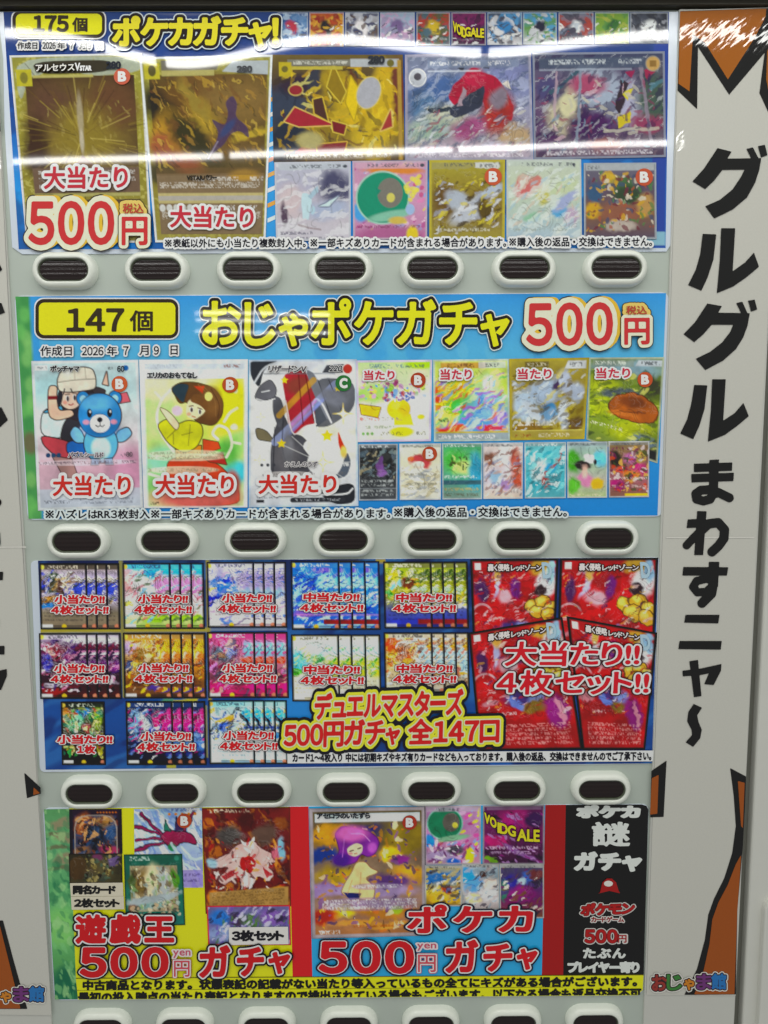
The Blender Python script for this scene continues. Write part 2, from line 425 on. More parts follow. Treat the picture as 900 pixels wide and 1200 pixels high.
class Art:
    """a printed picture, painted from soft patches, shapes and strokes (all positions are fractions of the picture)"""
    def __init__(s, quad, seed=1, step=1.0, ur=(0, 1)):
        q = np.asarray(quad, float); s.q = q; s.seed = seed; s.rng = np.random.default_rng(seed)
        wq = (np.linalg.norm(q[1] - q[0]) + np.linalg.norm(q[2] - q[3])) / 2; s.h = (np.linalg.norm(q[3] - q[0]) + np.linalg.norm(q[2] - q[1])) / 2
        s.w = wq / (ur[1] - ur[0])
        nx = max(3, int(wq / step) + 1); ny = max(3, int(s.h / step) + 1)
        T, V = np.meshgrid(np.linspace(0, 1, nx), np.linspace(0, 1, ny))
        s.T = T; s.V0 = V; s.U0 = ur[0] + (ur[1] - ur[0]) * T
        s.U, s.V = s.U0, s.V0; s.img = np.ones((ny, nx, 3)) * .5
    def xy(s): return s.U * s.w, s.V * s.h
    def mix(s, m, c):
        c = seen(c) if isinstance(c, str) else c
        s.img = s.img * (1 - m[..., None]) + c * m[..., None]; return s
    def g(s, *cs):
        k = np.clip(s.V, 0, 1) * (len(cs) - 1); C = np.array([seen(c) for c in cs]); i = np.clip(k.astype(int), 0, len(cs) - 2); f = (k - i)[..., None]
        s.img = C[i] * (1 - f) + C[i + 1] * f; return s
    def warp(s, a, f=.05, a2=0, f2=.2):
        X, Y = s.U0 * s.w, s.V0 * s.h
        s.U = s.U0 + (a * (fbm(X * f, Y * f, s.seed) - .5) * 2 + a2 * (vn(X * f2, Y * f2, s.seed + 9) - .5) * 2) / s.w
        s.V = s.V0 + (a * (fbm(X * f, Y * f, s.seed + 31) - .5) * 2 + a2 * (vn(X * f2, Y * f2, s.seed + 19) - .5) * 2) / s.h; return s
    def flat(s): s.U, s.V = s.U0, s.V0; return s
    def b(s, cx, cy, rx, ry, c, soft=.9, rt=0, al=1.0):
        X = (s.U - cx) * s.w; Y = (s.V - cy) * s.h; t = math.radians(rt)
        x = X * math.cos(t) + Y * math.sin(t); y = -X * math.sin(t) + Y * math.cos(t)
        d = np.sqrt((x / (rx * s.w)) ** 2 + (y / (ry * s.h)) ** 2)
        m = np.clip((1 + soft / 2 - d) / max(soft, 1e-3), 0, 1); return s.mix(m * m * (3 - 2 * m) * al, c)
    def e(s, cx, cy, rx, ry, c, rt=0, ol=None, ow=1.2):
        k = 1.2 / max(1, min(rx * s.w, ry * s.h))
        if ol: s.b(cx, cy, rx + ow / s.w, ry + ow / s.h, ol, k, rt)
        return s.b(cx, cy, rx, ry, c, k, rt)
    def _pd(s, pts):
        X, Y = s.xy()
        if len(pts) > 4: pts = chaikin(pts, True)
        p = np.asarray(pts, float) * np.array([s.w, s.h]); return sdf_segs(poly_segs(p), X, Y)
    def p(s, pts, c, ol=None, ow=1.3, al=1.0):
        d = s._pd(pts)
        if ol: s.mix(np.clip(ow + .5 - d, 0, 1), ol)
        return s.mix(np.clip(.5 - d, 0, 1) * al, c)
    def l(s, pts, w, c, al=1.0):
        if len(pts) > 2: pts = chaikin(pts, False)
        X, Y = s.xy(); q = np.asarray(pts, float) * np.array([s.w, s.h]); sg = np.concatenate([q[:-1], q[1:]], 1)
        return s.mix(np.clip(w / 2 + .5 - np.abs(sdf_segs(sg, X, Y)), 0, 1) * al, c)
    def r(s, u0, v0, u1, v1, c, al=1.0): return s.p([(u0, v0), (u1, v0), (u1, v1), (u0, v1)], c, al=al)
    def spl(s, cols, n, reg=(0, 0, 1, 1), size=(2, 6), asp=2.5, ang=None, al=.8, soft=.35):
        R = s.rng
        for k in range(int(n * 1.8)):
            u = reg[0] + (reg[2] - reg[0]) * R.random(); v = reg[1] + (reg[3] - reg[1]) * R.random()
            z = size[0] * .8 + (size[1] * .8 - size[0] * .8) * R.random() ** 2; a = (R.random() * 180 if ang is None else ang + R.normal() * 14)
            s.b(u, v, z * asp / s.w, z / s.h, cols[int(R.random() * len(cols))], soft, a, al)
        return s
    def noise(s, c, f=.08, th=.55, al=.6, asp=(1, 1), ang=0, reg=None, soft=.08):
        X, Y = s.xy(); t = math.radians(ang)
        n = fbm((X * math.cos(t) + Y * math.sin(t)) * f * asp[0], (Y * math.cos(t) - X * math.sin(t)) * f * asp[1], s.seed + s.rng.random() * 50)
        m = np.clip((n - th) / soft, 0, 1) * al
        if reg: m = m * ((s.U0 > reg[0]) & (s.U0 < reg[2]) & (s.V0 > reg[1]) & (s.V0 < reg[3]))
        return s.mix(m, c)
    def rays(s, cx, cy, n, r0, r1, cols, w=1.0, al=.5):
        R = s.rng
        X = (s.U0 - cx) * s.w; Y = (s.V0 - cy) * s.h; ang = np.arctan2(Y, X); rad = np.sqrt((X / s.w) ** 2 + (Y / s.w) ** 2)
        for k in range(n):
            t = R.random() * 6.283; d = np.abs((ang - t + np.pi) % (2 * np.pi) - np.pi) * np.sqrt(X * X + Y * Y); q = r0 + (r1 - r0) * R.random()
            s.mix(np.clip(w / 2 + .5 - d, 0, 1) * al * (rad > q) * (rad < q + .12 + .2 * R.random()), cols[k % len(cols)])
        return s
    def ink(s, k=1.0, reg=(.05, .13, .95, .66)):
        """drawn line work: flowing contour lines, broken up, dark with a thin light companion"""
        X, Y = s.U0 * s.w, s.V0 * s.h; inside = (s.U0 > reg[0]) & (s.U0 < reg[2]) & (s.V0 > reg[1]) & (s.V0 < reg[3])
        L4 = ((.07, '#1f1c26', .9, .62), (.12, '#262230', .7, .5), (.09, '#f0ece4', .7, .45), (.16, '#efe9de', .5, .35))
        if k < .9: L4 = ((.05, '#1f1c26', .9, .40), (.10, '#efe9de', .5, .16))
        for q, (f, col, wd, al) in enumerate(L4):
            sd = s.seed * 1.7 + q * 13.1; st = .6 + .8 * s.rng.random(); t = s.rng.random() * 3.14
            x = X * math.cos(t) + Y * math.sin(t); y = (Y * math.cos(t) - X * math.sin(t)) * st
            n = fbm(x * f, y * f, sd, 2); gy, gx = np.gradient(n); gr = np.sqrt(gx * gx + gy * gy) + 1e-4
            gate = np.clip((vn(X * .09, Y * .09, sd + 5) - (.62 - .27 * k)) / .12, 0, 1) * inside
            for th in (.36, .5, .63):
                s.mix(np.clip(wd / 2 + .45 - np.abs(n - th) / gr, 0, 1) * al * gate, col)
        return s
    def punch(s, sat=1.15, gam=1.05):
        X, Y = s.U0 * s.w, s.V0 * s.h; s.img = s.img * (1 + .30 * (fbm(X * .07, Y * .07, s.seed + 41, 3) - .5) * 2)[..., None]
        l = s.img.mean(-1, keepdims=True); s.img = np.clip(l + (s.img - l) * sat, .003, .95); s.img = .35 * (s.img / .35) ** gam; return s
    def grain(s, a=.12, f=.3, f2=.9):
        a = a * .7
        X, Y = s.U0 * s.w, s.V0 * s.h
        k = 1 + a * (fbm(X * f, Y * f, s.seed + 77) - .5) * 2 + a * .35 * (vn(X * f2, Y * f2, s.seed + 88) - .5) * 2
        s.img = s.img * k[..., None]; return s
    def fine(s, v, u0, u1, hp, c, bg=None, al=.85):
        """a line of print too small to read"""
        if bg: s.b((u0 + u1) / 2, v, (u1 - u0) / 2, hp * .75 / s.h, bg, .25, 0, .55)
        X, Y = s.U0 * s.w, s.V0 * s.h; sd = s.rng.random() * 90
        n = vn(X / 1.25, np.full_like(Y, v * 50) + (Y - v * s.h) / 1.6, sd) + .3 * (vn(X / 6, np.full_like(Y, v * 9.), sd + 3) - .5)
        m = np.clip((n - .36) / .34, 0, 1) * np.clip(hp * .36 + .5 - np.abs(Y - v * s.h), 0, 1) * (s.U0 > u0) * (s.U0 < u1)
        return s.mix(m * al * .8, c)
    def border(s, w, c, al=1.0, r=0):
        X, Y = s.U0 * s.w, s.V0 * s.h; d = np.minimum(np.minimum(X, s.w - X), np.minimum(Y, s.h - Y))
        return s.mix(np.clip(w + .5 - d, 0, 1) * al, c)
    def build(s, name, th, parent=None, z=.0030):
        ny, nx = s.T.shape; q = s.q
        T, V = s.T[..., None], s.V0[..., None]
        P = (q[0] * (1 - T) + q[1] * T) * (1 - V) + (q[3] * (1 - T) + q[2] * T) * V
        vs = (PL(P[..., 0], P[..., 1], z) - th.loc).reshape(-1, 3)
        i = np.arange(ny * nx).reshape(ny, nx)
        f = np.stack([i[:-1, :-1], i[1:, :-1], i[1:, 1:], i[:-1, 1:]], -1).reshape(-1, 4)
        me = bpy.data.meshes.new(name)
        me.vertices.add(len(vs)); me.vertices.foreach_set('co', vs.astype(np.float32).ravel())
        me.loops.add(f.size); me.loops.foreach_set('vertex_index', f.astype(np.int32).ravel())
        me.polygons.add(len(f)); me.polygons.foreach_set('loop_start', np.arange(0, f.size, 4, dtype=np.int32))
        me.update(calc_edges=True); me.validate()
        a = me.color_attributes.new('Col', 'FLOAT_COLOR', 'POINT')
        C = np.concatenate([np.clip(s.img, .003, .95).reshape(-1, 3), np.ones((len(vs), 1))], 1)
        a.data.foreach_set('color', C.astype(np.float32).ravel())
        me.materials.append(th.mat)
        return link(name, me, th, parent)
def Q(x0, y0, x1, y1, s=0.0): return [(x0, y0), (x1, y0 + s), (x1, y1 + s), (x0, y1)]
def badge(th, parent, cx, cy, r, ch='B', col='#c9552f', z=.0037):
    m = MB(); shape(m, [(0, col)], z, circles=[(cx, cy, r, r)], cell=1.0)
    text(m, ch, cx - r * .42, cx + r * .42, cy - r * .55, cy + r * .55, [(.9, '#f1e3d8')], z=z + .0003)
    return m.build('grade_badge', th, parent)
def lettering(th, name, lines, parent=None):
    m = MB()
    for a, k in lines: text(m, *a, **k)
    return m.build(name, th, parent)
def px_base(px, py): return tuple(PL(px, py))

# ================================================================== THE MACHINE
P_, R_ = .12, .35727
vm = Thing('vending_machine', 'tall grey green card vending machine with four rows of white oval buttons', 'vending machine', (0, .35, 0))
box('cabinet', M_PANEL, -.58, .5662, 0, .70, .02, Z0 + .655, vm, bevel=.004)
box('header', M_HEADER, -.62, .80, -.030, .70, Z0 + .6635, Z0 + .90, vm, bevel=.005)
box('shadow_gap_strip', M_DARK, -.62, .80, -.010, .3, Z0 + .6545, Z0 + .6630, vm, bevel=.001)  # dark strip standing in for the shade in the gap under the header
box('side_frame', M_FRAME, .4325, .5662, -.004, .05, .05, Z0 + .6530, vm, bevel=.0015)
box('side_frame', M_FRAME, -.5665, -.4345, -.0035, .05, .05, Z0 + .6530, vm, bevel=.0015)
box('groove', M_GROOVE, .5662, .5795, .012, .05, .02, Z0 + .654, vm)
cpz = .004
box('coin_panel', M_COIN, .5795, .80, -.002, .68, .02, Z0 + .654, vm, bevel=.004)
def frame_ring(name, mat, x0, x1, z0, z1, wd, y0, y1, r, th, parent=None, bevel=.0025):
    n = 6
    def rr(x0, x1, z0, z1, r):
        o = []
        for cx, cz, a in ((x1 - r, z1 - r, 0), (x0 + r, z1 - r, 90), (x0 + r, z0 + r, 180), (x1 - r, z0 + r, 270)):
            for k in range(n + 1):
                t = math.radians(a + 90 * k / n); o.append((cx + r * math.cos(t), cz + r * math.sin(t)))
        return o
    o = rr(x0, x1, z0, z1, r); i = rr(x0 + wd, x1 - wd, z0 + wd, z1 - wd, max(r - wd, .004)); k = len(o)
    v = [(x, y1, z) for x, z in o] + [(x, y1, z) for x, z in i] + [(x, y0, z) for x, z in o] + [(x, y0, z) for x, z in i]
    f = []
    for a in range(k):
        b = (a + 1) % k
        f += [(a, b, k + b, k + a), (2 * k + a, 2 * k + b, b, a), (k + a, k + b, 3 * k + b, 3 * k + a)]
    return solid(name, mat, v, f, th, parent, bevel=bevel)
fr = frame_ring('coin_door_frame', M_COIN, .5985, .79, Z0 - 1.12, Z0 - .545, .017, -.0018, -.012, .022, vm)
box('coin_door', M_COIN, .6180, .772, -.0035, 0, Z0 - 1.10, Z0 - .564, vm, bevel=.002)
frame_ring('door_gap', M_DARK, .6155, .775, Z0 - 1.105, Z0 - .5615, .0025, -.0019, -.0028, .006, vm, bevel=0)
box('instruction_label', plastic('brown_label', '#9a5a35', .5), .6085, .70, -.0034, -.0018, Z0 - .270, Z0 - .10, vm)

# ---- one button: bezel > rim, lens
def stadium(r, half, n=12):
    o = []
    for k in range(n + 1): t = -math.pi / 2 + math.pi * k / n; o.append((half + r * math.cos(t), r * math.sin(t)))
    for k in range(n + 1): t = math.pi / 2 + math.pi * k / n; o.append((-half + r * math.cos(t), r * math.sin(t)))
    return o
def loft(profile, half, cap=False):
    v = []; f = []; k = None
    for r, y in profile:
        s = stadium(r, half); k = len(s); v += [(x, -y, z) for x, z in s]
    for j in range(len(profile) - 1):
        for a in range(k): b = (a + 1) % k; f.append((j * k + a, j * k + b, (j + 1) * k + b, (j + 1) * k + a))
    if cap: f.append(tuple(range((len(profile) - 1) * k, len(profile) * k)))
    return v, f
HALF = .0184
def raw(name, mat, vf):
    me = bpy.data.meshes.new(name); me.from_pydata(vf[0], [], vf[1]); me.materials.append(mat)
    me.polygons.foreach_set('use_smooth', [True] * len(me.polygons)); me.update(); return me
me_bezel = raw('button', M_BEZEL, loft([(.0242, 0), (.0241, .0025), (.0236, .0055), (.0226, .0085), (.0212, .0108), (.0194, .0123), (.0176, .0129), (.0162, .0130), (.0152, .0126), (.0147, .0117), (.0145, .0100), (.0144, .0045)], HALF))
me_rim = raw('rim', M_RIM, loft([(.01435, .0100), (.0141, .0112), (.0136, .0113), (.0131, .0106), (.0125, .0088), (.0123, .0060)], HALF))
def lens_mesh():
    v = []; f = []; n = 20; m = 36
    r = .0124
    for j in range(m + 1):
        t = -math.pi / 2 + math.pi * j / m; z = r * math.sin(t); hw = HALF + r * math.cos(t)
        for i in range(n + 1):
            x = -hw + 2 * hw * i / n
            v.append((x, -(.0078 + .0014 * max(math.cos(t), 0) ** .8 + .00019 * math.cos(z * 2 * math.pi / .0058)), z))
    for j in range(m):
        for i in range(n): a = j * (n + 1) + i; f.append((a, a + 1, a + n + 2, a + n + 1))
    return v, f
me_lens = raw('lens', M_LENS, lens_mesh())
for r in range(4):
    for c in range(7):
        loc = ((c - 3) * P_, -.35, Z0 - (r - 1) * R_ - .0242)
        b = link('button', me_bezel, vm, loc=loc)
        for nm, me in (('rim', me_rim), ('lens', me_lens)): link(nm, me, vm, parent=b)

# ================================================================== BANNERS
INK = '#1b1714'
Z7 = lambda pts: [(780 + x / 3.333, 160 + y / 3.333) for x, y in pts]
Z8 = lambda pts: [(780 + x / 3.158, 520 + y / 3.158) for x, y in pts]
GLY = [
  dict(polys=[Z7([(203, 45), (258, 59), (241, 86), (318, 85), (374, 84), (366, 130), (350, 180), (318, 238), (262, 285), (190, 320), (155, 272), (212, 247), (262, 206), (296, 155), (308, 129), (222, 130), (190, 172), (155, 205), (105, 175), (150, 125)]), Z7([(316, 48), (341, 42), (363, 84), (338, 92)]), Z7([(361, 37), (388, 32), (398, 72), (373, 82)])]),
  dict(polys=[Z7([(145, 380), (198, 382), (187, 480), (165, 548), (140, 602), (88, 580), (118, 520), (135, 460)]), Z7([(217, 358), (272, 358), (262, 526), (310, 492), (345, 453), (365, 508), (318, 548), (265, 585), (200, 612), (212, 480)])]),
  dict(polys=[Z7([(163, 652), (220, 662), (205, 688), (285, 689), (329, 690), (320, 740), (303, 785), (275, 830), (225, 875), (155, 912), (118, 868), (175, 840), (222, 803), (253, 762), (264, 735), (180, 735), (148, 772), (112, 803), (70, 772), (115, 725)]), Z7([(276, 650), (300, 645), (320, 690), (298, 696)]), Z7([(322, 641), (348, 637), (358, 675), (334, 684)])]),
  dict(polys=[Z7([(112, 970), (163, 972), (152, 1065), (132, 1130), (108, 1182), (57, 1160), (84, 1105), (100, 1045)]), Z7([(182, 948), (235, 948), (225, 1110), (270, 1080), (304, 1040), (325, 1092), (280, 1130), (232, 1165), (165, 1192), (177, 1070)])]),
  dict(polys=[Z8([(105, 74), (247, 69), (246, 100), (105, 105)]), Z8([(95, 112), (253, 107), (251, 138), (96, 143)]), Z8([(162, 60), (198, 58), (193, 200), (160, 200)])], strokes=[(Z8([(176, 185), (165, 205), (140, 212), (115, 205), (112, 185), (130, 172), (160, 170), (195, 180), (236, 200)]), 10.5)]),
  dict(polys=[Z8([(117, 249), (152, 250), (139, 412), (106, 412)]), Z8([(82, 280), (126, 278), (124, 310), (78, 312)])], strokes=[(Z8([(122, 330), (100, 352), (78, 376)]), 9.5), (Z8([(128, 325), (160, 296), (195, 292), (218, 318), (216, 350), (196, 378), (172, 400)]), 11)]),
  dict(polys=[Z8([(66, 456), (232, 457), (227, 488), (62, 488)]), Z8([(160, 437), (199, 437), (194, 530), (158, 530)])], strokes=[(Z8([(176, 505), (150, 500), (115, 508), (102, 530), (118, 550), (150, 548), (170, 530)]), 9.5), (Z8([(176, 520), (170, 555), (135, 590)]), 11)]),
  dict(polys=[Z8([(74, 633), (200, 633), (195, 665), (69, 662)]), Z8([(52, 730), (208, 730), (204, 762), (47, 760)])]),
  dict(polys=[Z8([(62, 840), (130, 832), (207, 815), (205, 840), (178, 893), (143, 890), (160, 850), (130, 856), (64, 861)]), Z8([(88, 805), (120, 800), (133, 934), (105, 938)])]),
  dict(polys=[Z8([(104, 963), (135, 977), (117, 1005), (122, 1030), (134, 1058), (128, 1090), (102, 1122), (74, 1105), (98, 1078), (96, 1058), (80, 1028), (84, 993)])]),
]
def banner(label, dx, zone_zig, lower, logo, logo_box, foot, fold_at):
    th = Thing('banner_sticker', label, 'banner', (.5 + dx, -.004, Z0 - .72), 'long white banners down the sides of the machine')
    th.mat = M_BANNER
    z = .0052
    _pl = globals()['PL']
    def PLd(px, py, off=0.0): return _pl(px, py, off) + np.array([dx, 0, 0])
    globals()['PL'] = PLd
    try:
        m = MB(); poly_print(m, [(796.5, 12), (919.5, 8), (893.5, 480), (862, foot + 1), (757.5, foot), (788.3, 296)], '#bcbbb3', z - .0004)
        m.build('sticker_sheet', th)
        m = MB(); zone_zig(m, z); m.build('starburst_border', th)
        if dx: dx += .010
        for gk in GLY:
            m = MB(); shape(m, [(.0, INK)], z + .0004, cell=.7, **gk); m.build('brush_letter', th)
    finally:
        globals()['PL'] = _pl
    m = MB(); lower(m, z); m.build('orange_corner', th)
    m = MB()
    n = len(logo); x0, x1, yt, yb, sl = logo_box
    w = (x1 - x0) / n
    for i, (ch, c) in enumerate(logo):
        k = .68 if ch == 'ゃ' else 1.0
        cx = x0 + w * (i + .5); yy = yb + sl * i / n
        text(m, ch, cx - w * .47 * k, cx + w * .47 * k, yy - (yb - yt) * k, yy, [(3.0, '#d5d4cd'), (1.9, '#3a2c30'), (.75, c)], z=z + .0008 + (i % 2) * .00008)
    m.build('shop_logo', th)
    # the horizontal join between two printed sheets
    m = MB(); poly_print(m, fold_at, '#d0cec7', z + .0002); m.build('sheet_join', th)
    return th
def zig(m, z):
    OR = '#9c5c24'; K = INK
    poly_print(m, [(797, 13), (918.5, 9), (914, 128), (890, 109), (896, 62), (854.5, 111), (818, 55), (817, 128), (794, 106)], K, z)
    poly_print(m, [(797, 13.5), (898, 10), (897, 20), (884, 45), (853, 93), (826, 50), (812, 40), (808, 107), (795, 98)], OR, z + .0002)
    poly_print(m, [(890, 109), (896, 62), (905, 40), (917.5, 40), (913.5, 152), (904, 139)], K, z + .0001); poly_print(m, [(898, 93), (899, 60), (906, 47), (917, 47), (914, 141), (905, 132)], OR, z + .0003)
def low_right(m, z):
    OR = '#975014'; K = INK
    Zr = lambda pts: [(750 + x / 3.75, 880 + y / 3.75) for x, y in pts]
    shape(m, [(0, K)], z, polys=[Zr([(50, 88), (117, 42), (104, 290), (44, 292)])])
    shape(m, [(0, OR)], z + .0003, polys=[Zr([(52, 120), (82, 105), (76, 276), (44, 280)])])
    shape(m, [(0, K)], z, polys=[Zr([(396, 75), (466, 112), (461, 250), (452, 420), (440, 560), (428, 700), (421, 1070), (235, 1072), (195, 1072), (250, 960), (285, 830), (300, 720), (325, 650), (370, 560), (405, 450), (421, 330), (412, 200)])])
    shape(m, [(0, OR)], z + .0003, polys=[Zr([(430, 132), (460, 140), (452, 340), (444, 330)])])
    shape(m, [(0, OR)], z + .0003, polys=[Zr([(445, 455), (436, 590), (428, 700), (415, 1069), (238, 1070), (275, 985), (305, 850), (318, 740), (345, 665), (385, 590), (420, 500)])])
def low_left(m, z):
    OR = '#975014'; K = INK
    Zl = lambda pts: [(x / 3.75, 880 + y / 3.75) for x, y in pts]
    shape(m, [(0, K)], z, polys=[Zl([(106, 95), (178, 160), (180, 188), (118, 208)])])
    shape(m, [(0, OR)], z + .0003, polys=[Zl([(148, 160), (176, 186), (146, 194)])])
    shape(m, [(0, K)], z, polys=[Zl([(-330, 742), (13, 745), (62, 930), (120, 1134), (-330, 1134)])])
    shape(m, [(0, OR)], z + .0003, polys=[Zl([(-330, 770), (0, 770), (40, 930), (90, 1132), (-330, 1132)])])
LOGO = [('お', '#8f3a34'), ('じ', '#3f7a3d'), ('ゃ', '#c07a2c'), ('ま', '#6c3a72'), ('館', '#2f6fae')]
banner('long white banner with orange zigzag top and complete black brush letters', 0.0, zig, low_right, LOGO, (764, 851, 1143, 1160.5, -2), 1166, [(781, 629.3), (884, 629.0), (884, 630.4), (781, 630.7)])
banner('long white banner cut off beside the green leaf edges of the posters', -1.0, zig, low_left, LOGO, (-38, 51.5, 1158, 1175, -2), 1181, [(-60, 641), (30.6, 640.4), (30.6, 641.8), (-60, 642.4)])

# ================================================================== POSTERS
RED = '#c2303a'; WHT = '#dfe2e4'; YEL = '#e9d726'; DK = '#26231e'
def prize(th, parent, s, x0, x1, yt, yb, g=3.2, col=RED, slant=0, wt=.5, wh='#e6e4e6'):
    return lettering(th, 'prize_lettering', [((s, x0, x1, yt, yb, [(g, wh), (wt, col)]), dict(slant=slant))], parent)
def price(th, x0, x1, yt, yb, zx0, zx1, zyt, zyb, ex0, ex1, eyt, eyb, sl=0):
    m = MB()
    CR_ = '#e9ddc2'
    lay = [(8.6, '#3a3020'), (7.4, CR_), (1.6, '#c43a3c')]
    text(m, '500', x0, x1, yt, yb, lay, gap=.13, slant=sl, z=.0050)
    text(m, '500', x0 + 4.5, x1 + 4.5, yt - 1, yb - 1.5, [(7.2, '#d8b23c')], gap=.13, slant=sl, z=.00512)
    text(m, '円', ex0, ex1, eyt, eyb, [(5.6, '#3a3020'), (4.6, CR_), (1.0, '#c43a3c')], z=.0062, slant=sl * .2)
    text(m, '税込', zx0, zx1, zyt, zyb, [(5.2, '#3a3020'), (4.2, '#dfc069')], z=.0061, slant=sl * .2)
    text(m, '税込', zx0, zx1, zyt, zyb, [(.25, '#b5483c')], z=.0074, slant=sl * .2)
    return m.build('price_tag', th)
def pill(th, x0, y0, x1, y1, num, nb, cb, top=None, s=0):
    m = MB()
    cl = (lambda p: [(x, max(y, top)) for x, y in p]) if top else (lambda p: p)
    poly_print(m, cl(rrect(x0 - 5.5, y0 - 5.8, x1 + 5, y1 + 5.5, 11, s=s)), WHT, .0030)
    poly_print(m, cl(rrect(x0 - 4, y0 - 4.2, x1 + 3.4, y1 + 3.9, 10, s=s)), '#38301c', .0033)
    poly_print(m, cl(rrect(x0, y0, x1, y1, 6.5, s=s)), '#ead722', .0036)
    o = m.build('count_badge', th)
    lettering(th, 'count_lettering', [((num,) + nb + ([(1.1, '#3b3326')],), dict(gap=.09, z=.0040)), (('個',) + cb + ([(.55, '#3b3326')],), dict(z=.0040))], o)
    return o
def dates(th, parts, wh=2.1):
    lettering(th, 'date_lettering', [((s, a, b, c, d, [(wh, '#dfe3e8'), (.22, '#2a2a30')]), dict(gap=.06 if s[0] in '2026790' else None, z=.0040)) for s, a, b, c, d in parts])

# ------------------------------------------------------------------ poster 1 (top)
t1 = Thing('poster', 'topmost poster under the light glare, with two tall gold cards at its left', 'poster', px_base(400, 296), 'price posters in the machine windows')
t1.mat = M_TOP
SL1 = [(-3, 13.5), (797, 13.5), (792.5, 180), (787, 286), (781, 295), (26, 298), (14, 290), (5, 150), (3.6, 70)]
plate('plastic_sleeve', M_SLEEVE, SL1, -.0002, .0016, t1)
a = Art([(4, 14), (784, 14), (780, 290.5), (22, 292)], 11, 2.0)
a.g('#2c4580', '#2d4a90', '#2a66b8', '#2f8fdc', '#2a7cd0'); a.warp(6).noise('#2a3f7c', .03, .5, .6); a.flat(); a.r(.376, .2, .40, 1, '#3a96e0').grain(.07)
a.r(.978, .0, 1, 1, '#33499a'); a.r(.962, .93, 1, .99, '#8fc0cc', .8)
a.build('printed_sheet', t1, z=.0019)
m = MB()   # dashed ribbon between the cards
for k in range(9):
    y = 112 + k * 17.5; c = ('#d9a860', '#dfe5ea', '#d9a04a', '#cfe0ee', '#e2a088')[k % 5]
    poly_print(m, [(313.5, y + 4), (322.5, y), (322.5, y + 5), (313.5, y + 9)], c, .0022)
m.build('dashed_ribbon', t1)

def gold_card(q, seed, paint, hp=True):
    a = Art(q, seed); a.g('#8d8a3e', '#a09a3a', '#8b8336', '#958b45').noise('#c6bf6a', .25, .55, .5)
    a.border(2.2, '#d9dcda')
    paint(a)
    return a
def paintA(a):
    a.p([(.02, .02), (.75, .01), (.98, .04), (.98, .10), (.6, .12), (.35, .06), (.12, .14), (.05, .26)], '#a5b0a4', al=.8)
    a.r(.10, .115, .93, .60, '#4a3627').warp(5, .06, 1.2, .3)
    a.b(.5, .42, .38, .24, '#7d6a35', 1.2, al=.9).b(.3, .3, .2, .14, '#5d4333').b(.74, .28, .2, .13, '#63452f').b(.15, .5, .1, .16, '#42301f')
    a.b(.52, .43, .24, .15, '#86752f', 1.1, al=.9).spl(['#8f8242', '#a3944a', '#6d5a2e', '#b3a35a', '#54401f'], 45, (.2, .25, .85, .58), (1.0, 2.4), 4, 65, .35)
    a.rays(.5, .44, 90, .04, .40, ['#a8963e', '#c4b25c', '#6a5228', '#8d7a34', '#3f2c1e'], 1.1, .55)
    for k in range(0): a.l([(.5 + .05 * math.cos(k * .7), .44), (.5 + .30 * math.cos(k * .7 + .2), .40 + .16 * math.sin(k * .7 + .2))], 1, '#b0a258', .5)
    a.flat(); a.b(.50, .33, .022, .12, '#a79b80', .8, al=.8).b(.50, .46, .016, .06, '#c0b8a4', .8, al=.75)
    a.p([(.40, .605), (.50, .535), (.61, .605)], '#6b4a32')
    a.e(.41, .38, .07, .06, '#5a4a2a', al=.0) if False else None
    a.r(.10, .60, .93, .735, '#6d5848').r(.10, .735, .93, .752, '#a8a263').r(.10, .77, .93, .95, '#5d4a3c')
    a.p([(.16, .035), (.72, .03), (.77, .06), (.72, .10), (.2, .105)], '#3c372c'); a.r(.16, .108, .62, .122, '#b0a860')
    a.r(.035, .075, .155, .165, '#b4ab2f').e(.095, .12, .03, .03, '#7c7630')
    for k in range(3): a.fine(.625 + k * .037, .14, .9 - .25 * (k == 2), 6.5, '#cfccc6', al=.8)
    a.fine(.795, .35, .9, 6, '#d2cdc6'); a.fine(.83, .35, .9, 6, '#c8c2bb'); a.e(.28, .79, .1, .03, '#8c8480').fine(.79, .2, .33, 5, '#ddd')
    a.grain(.16)
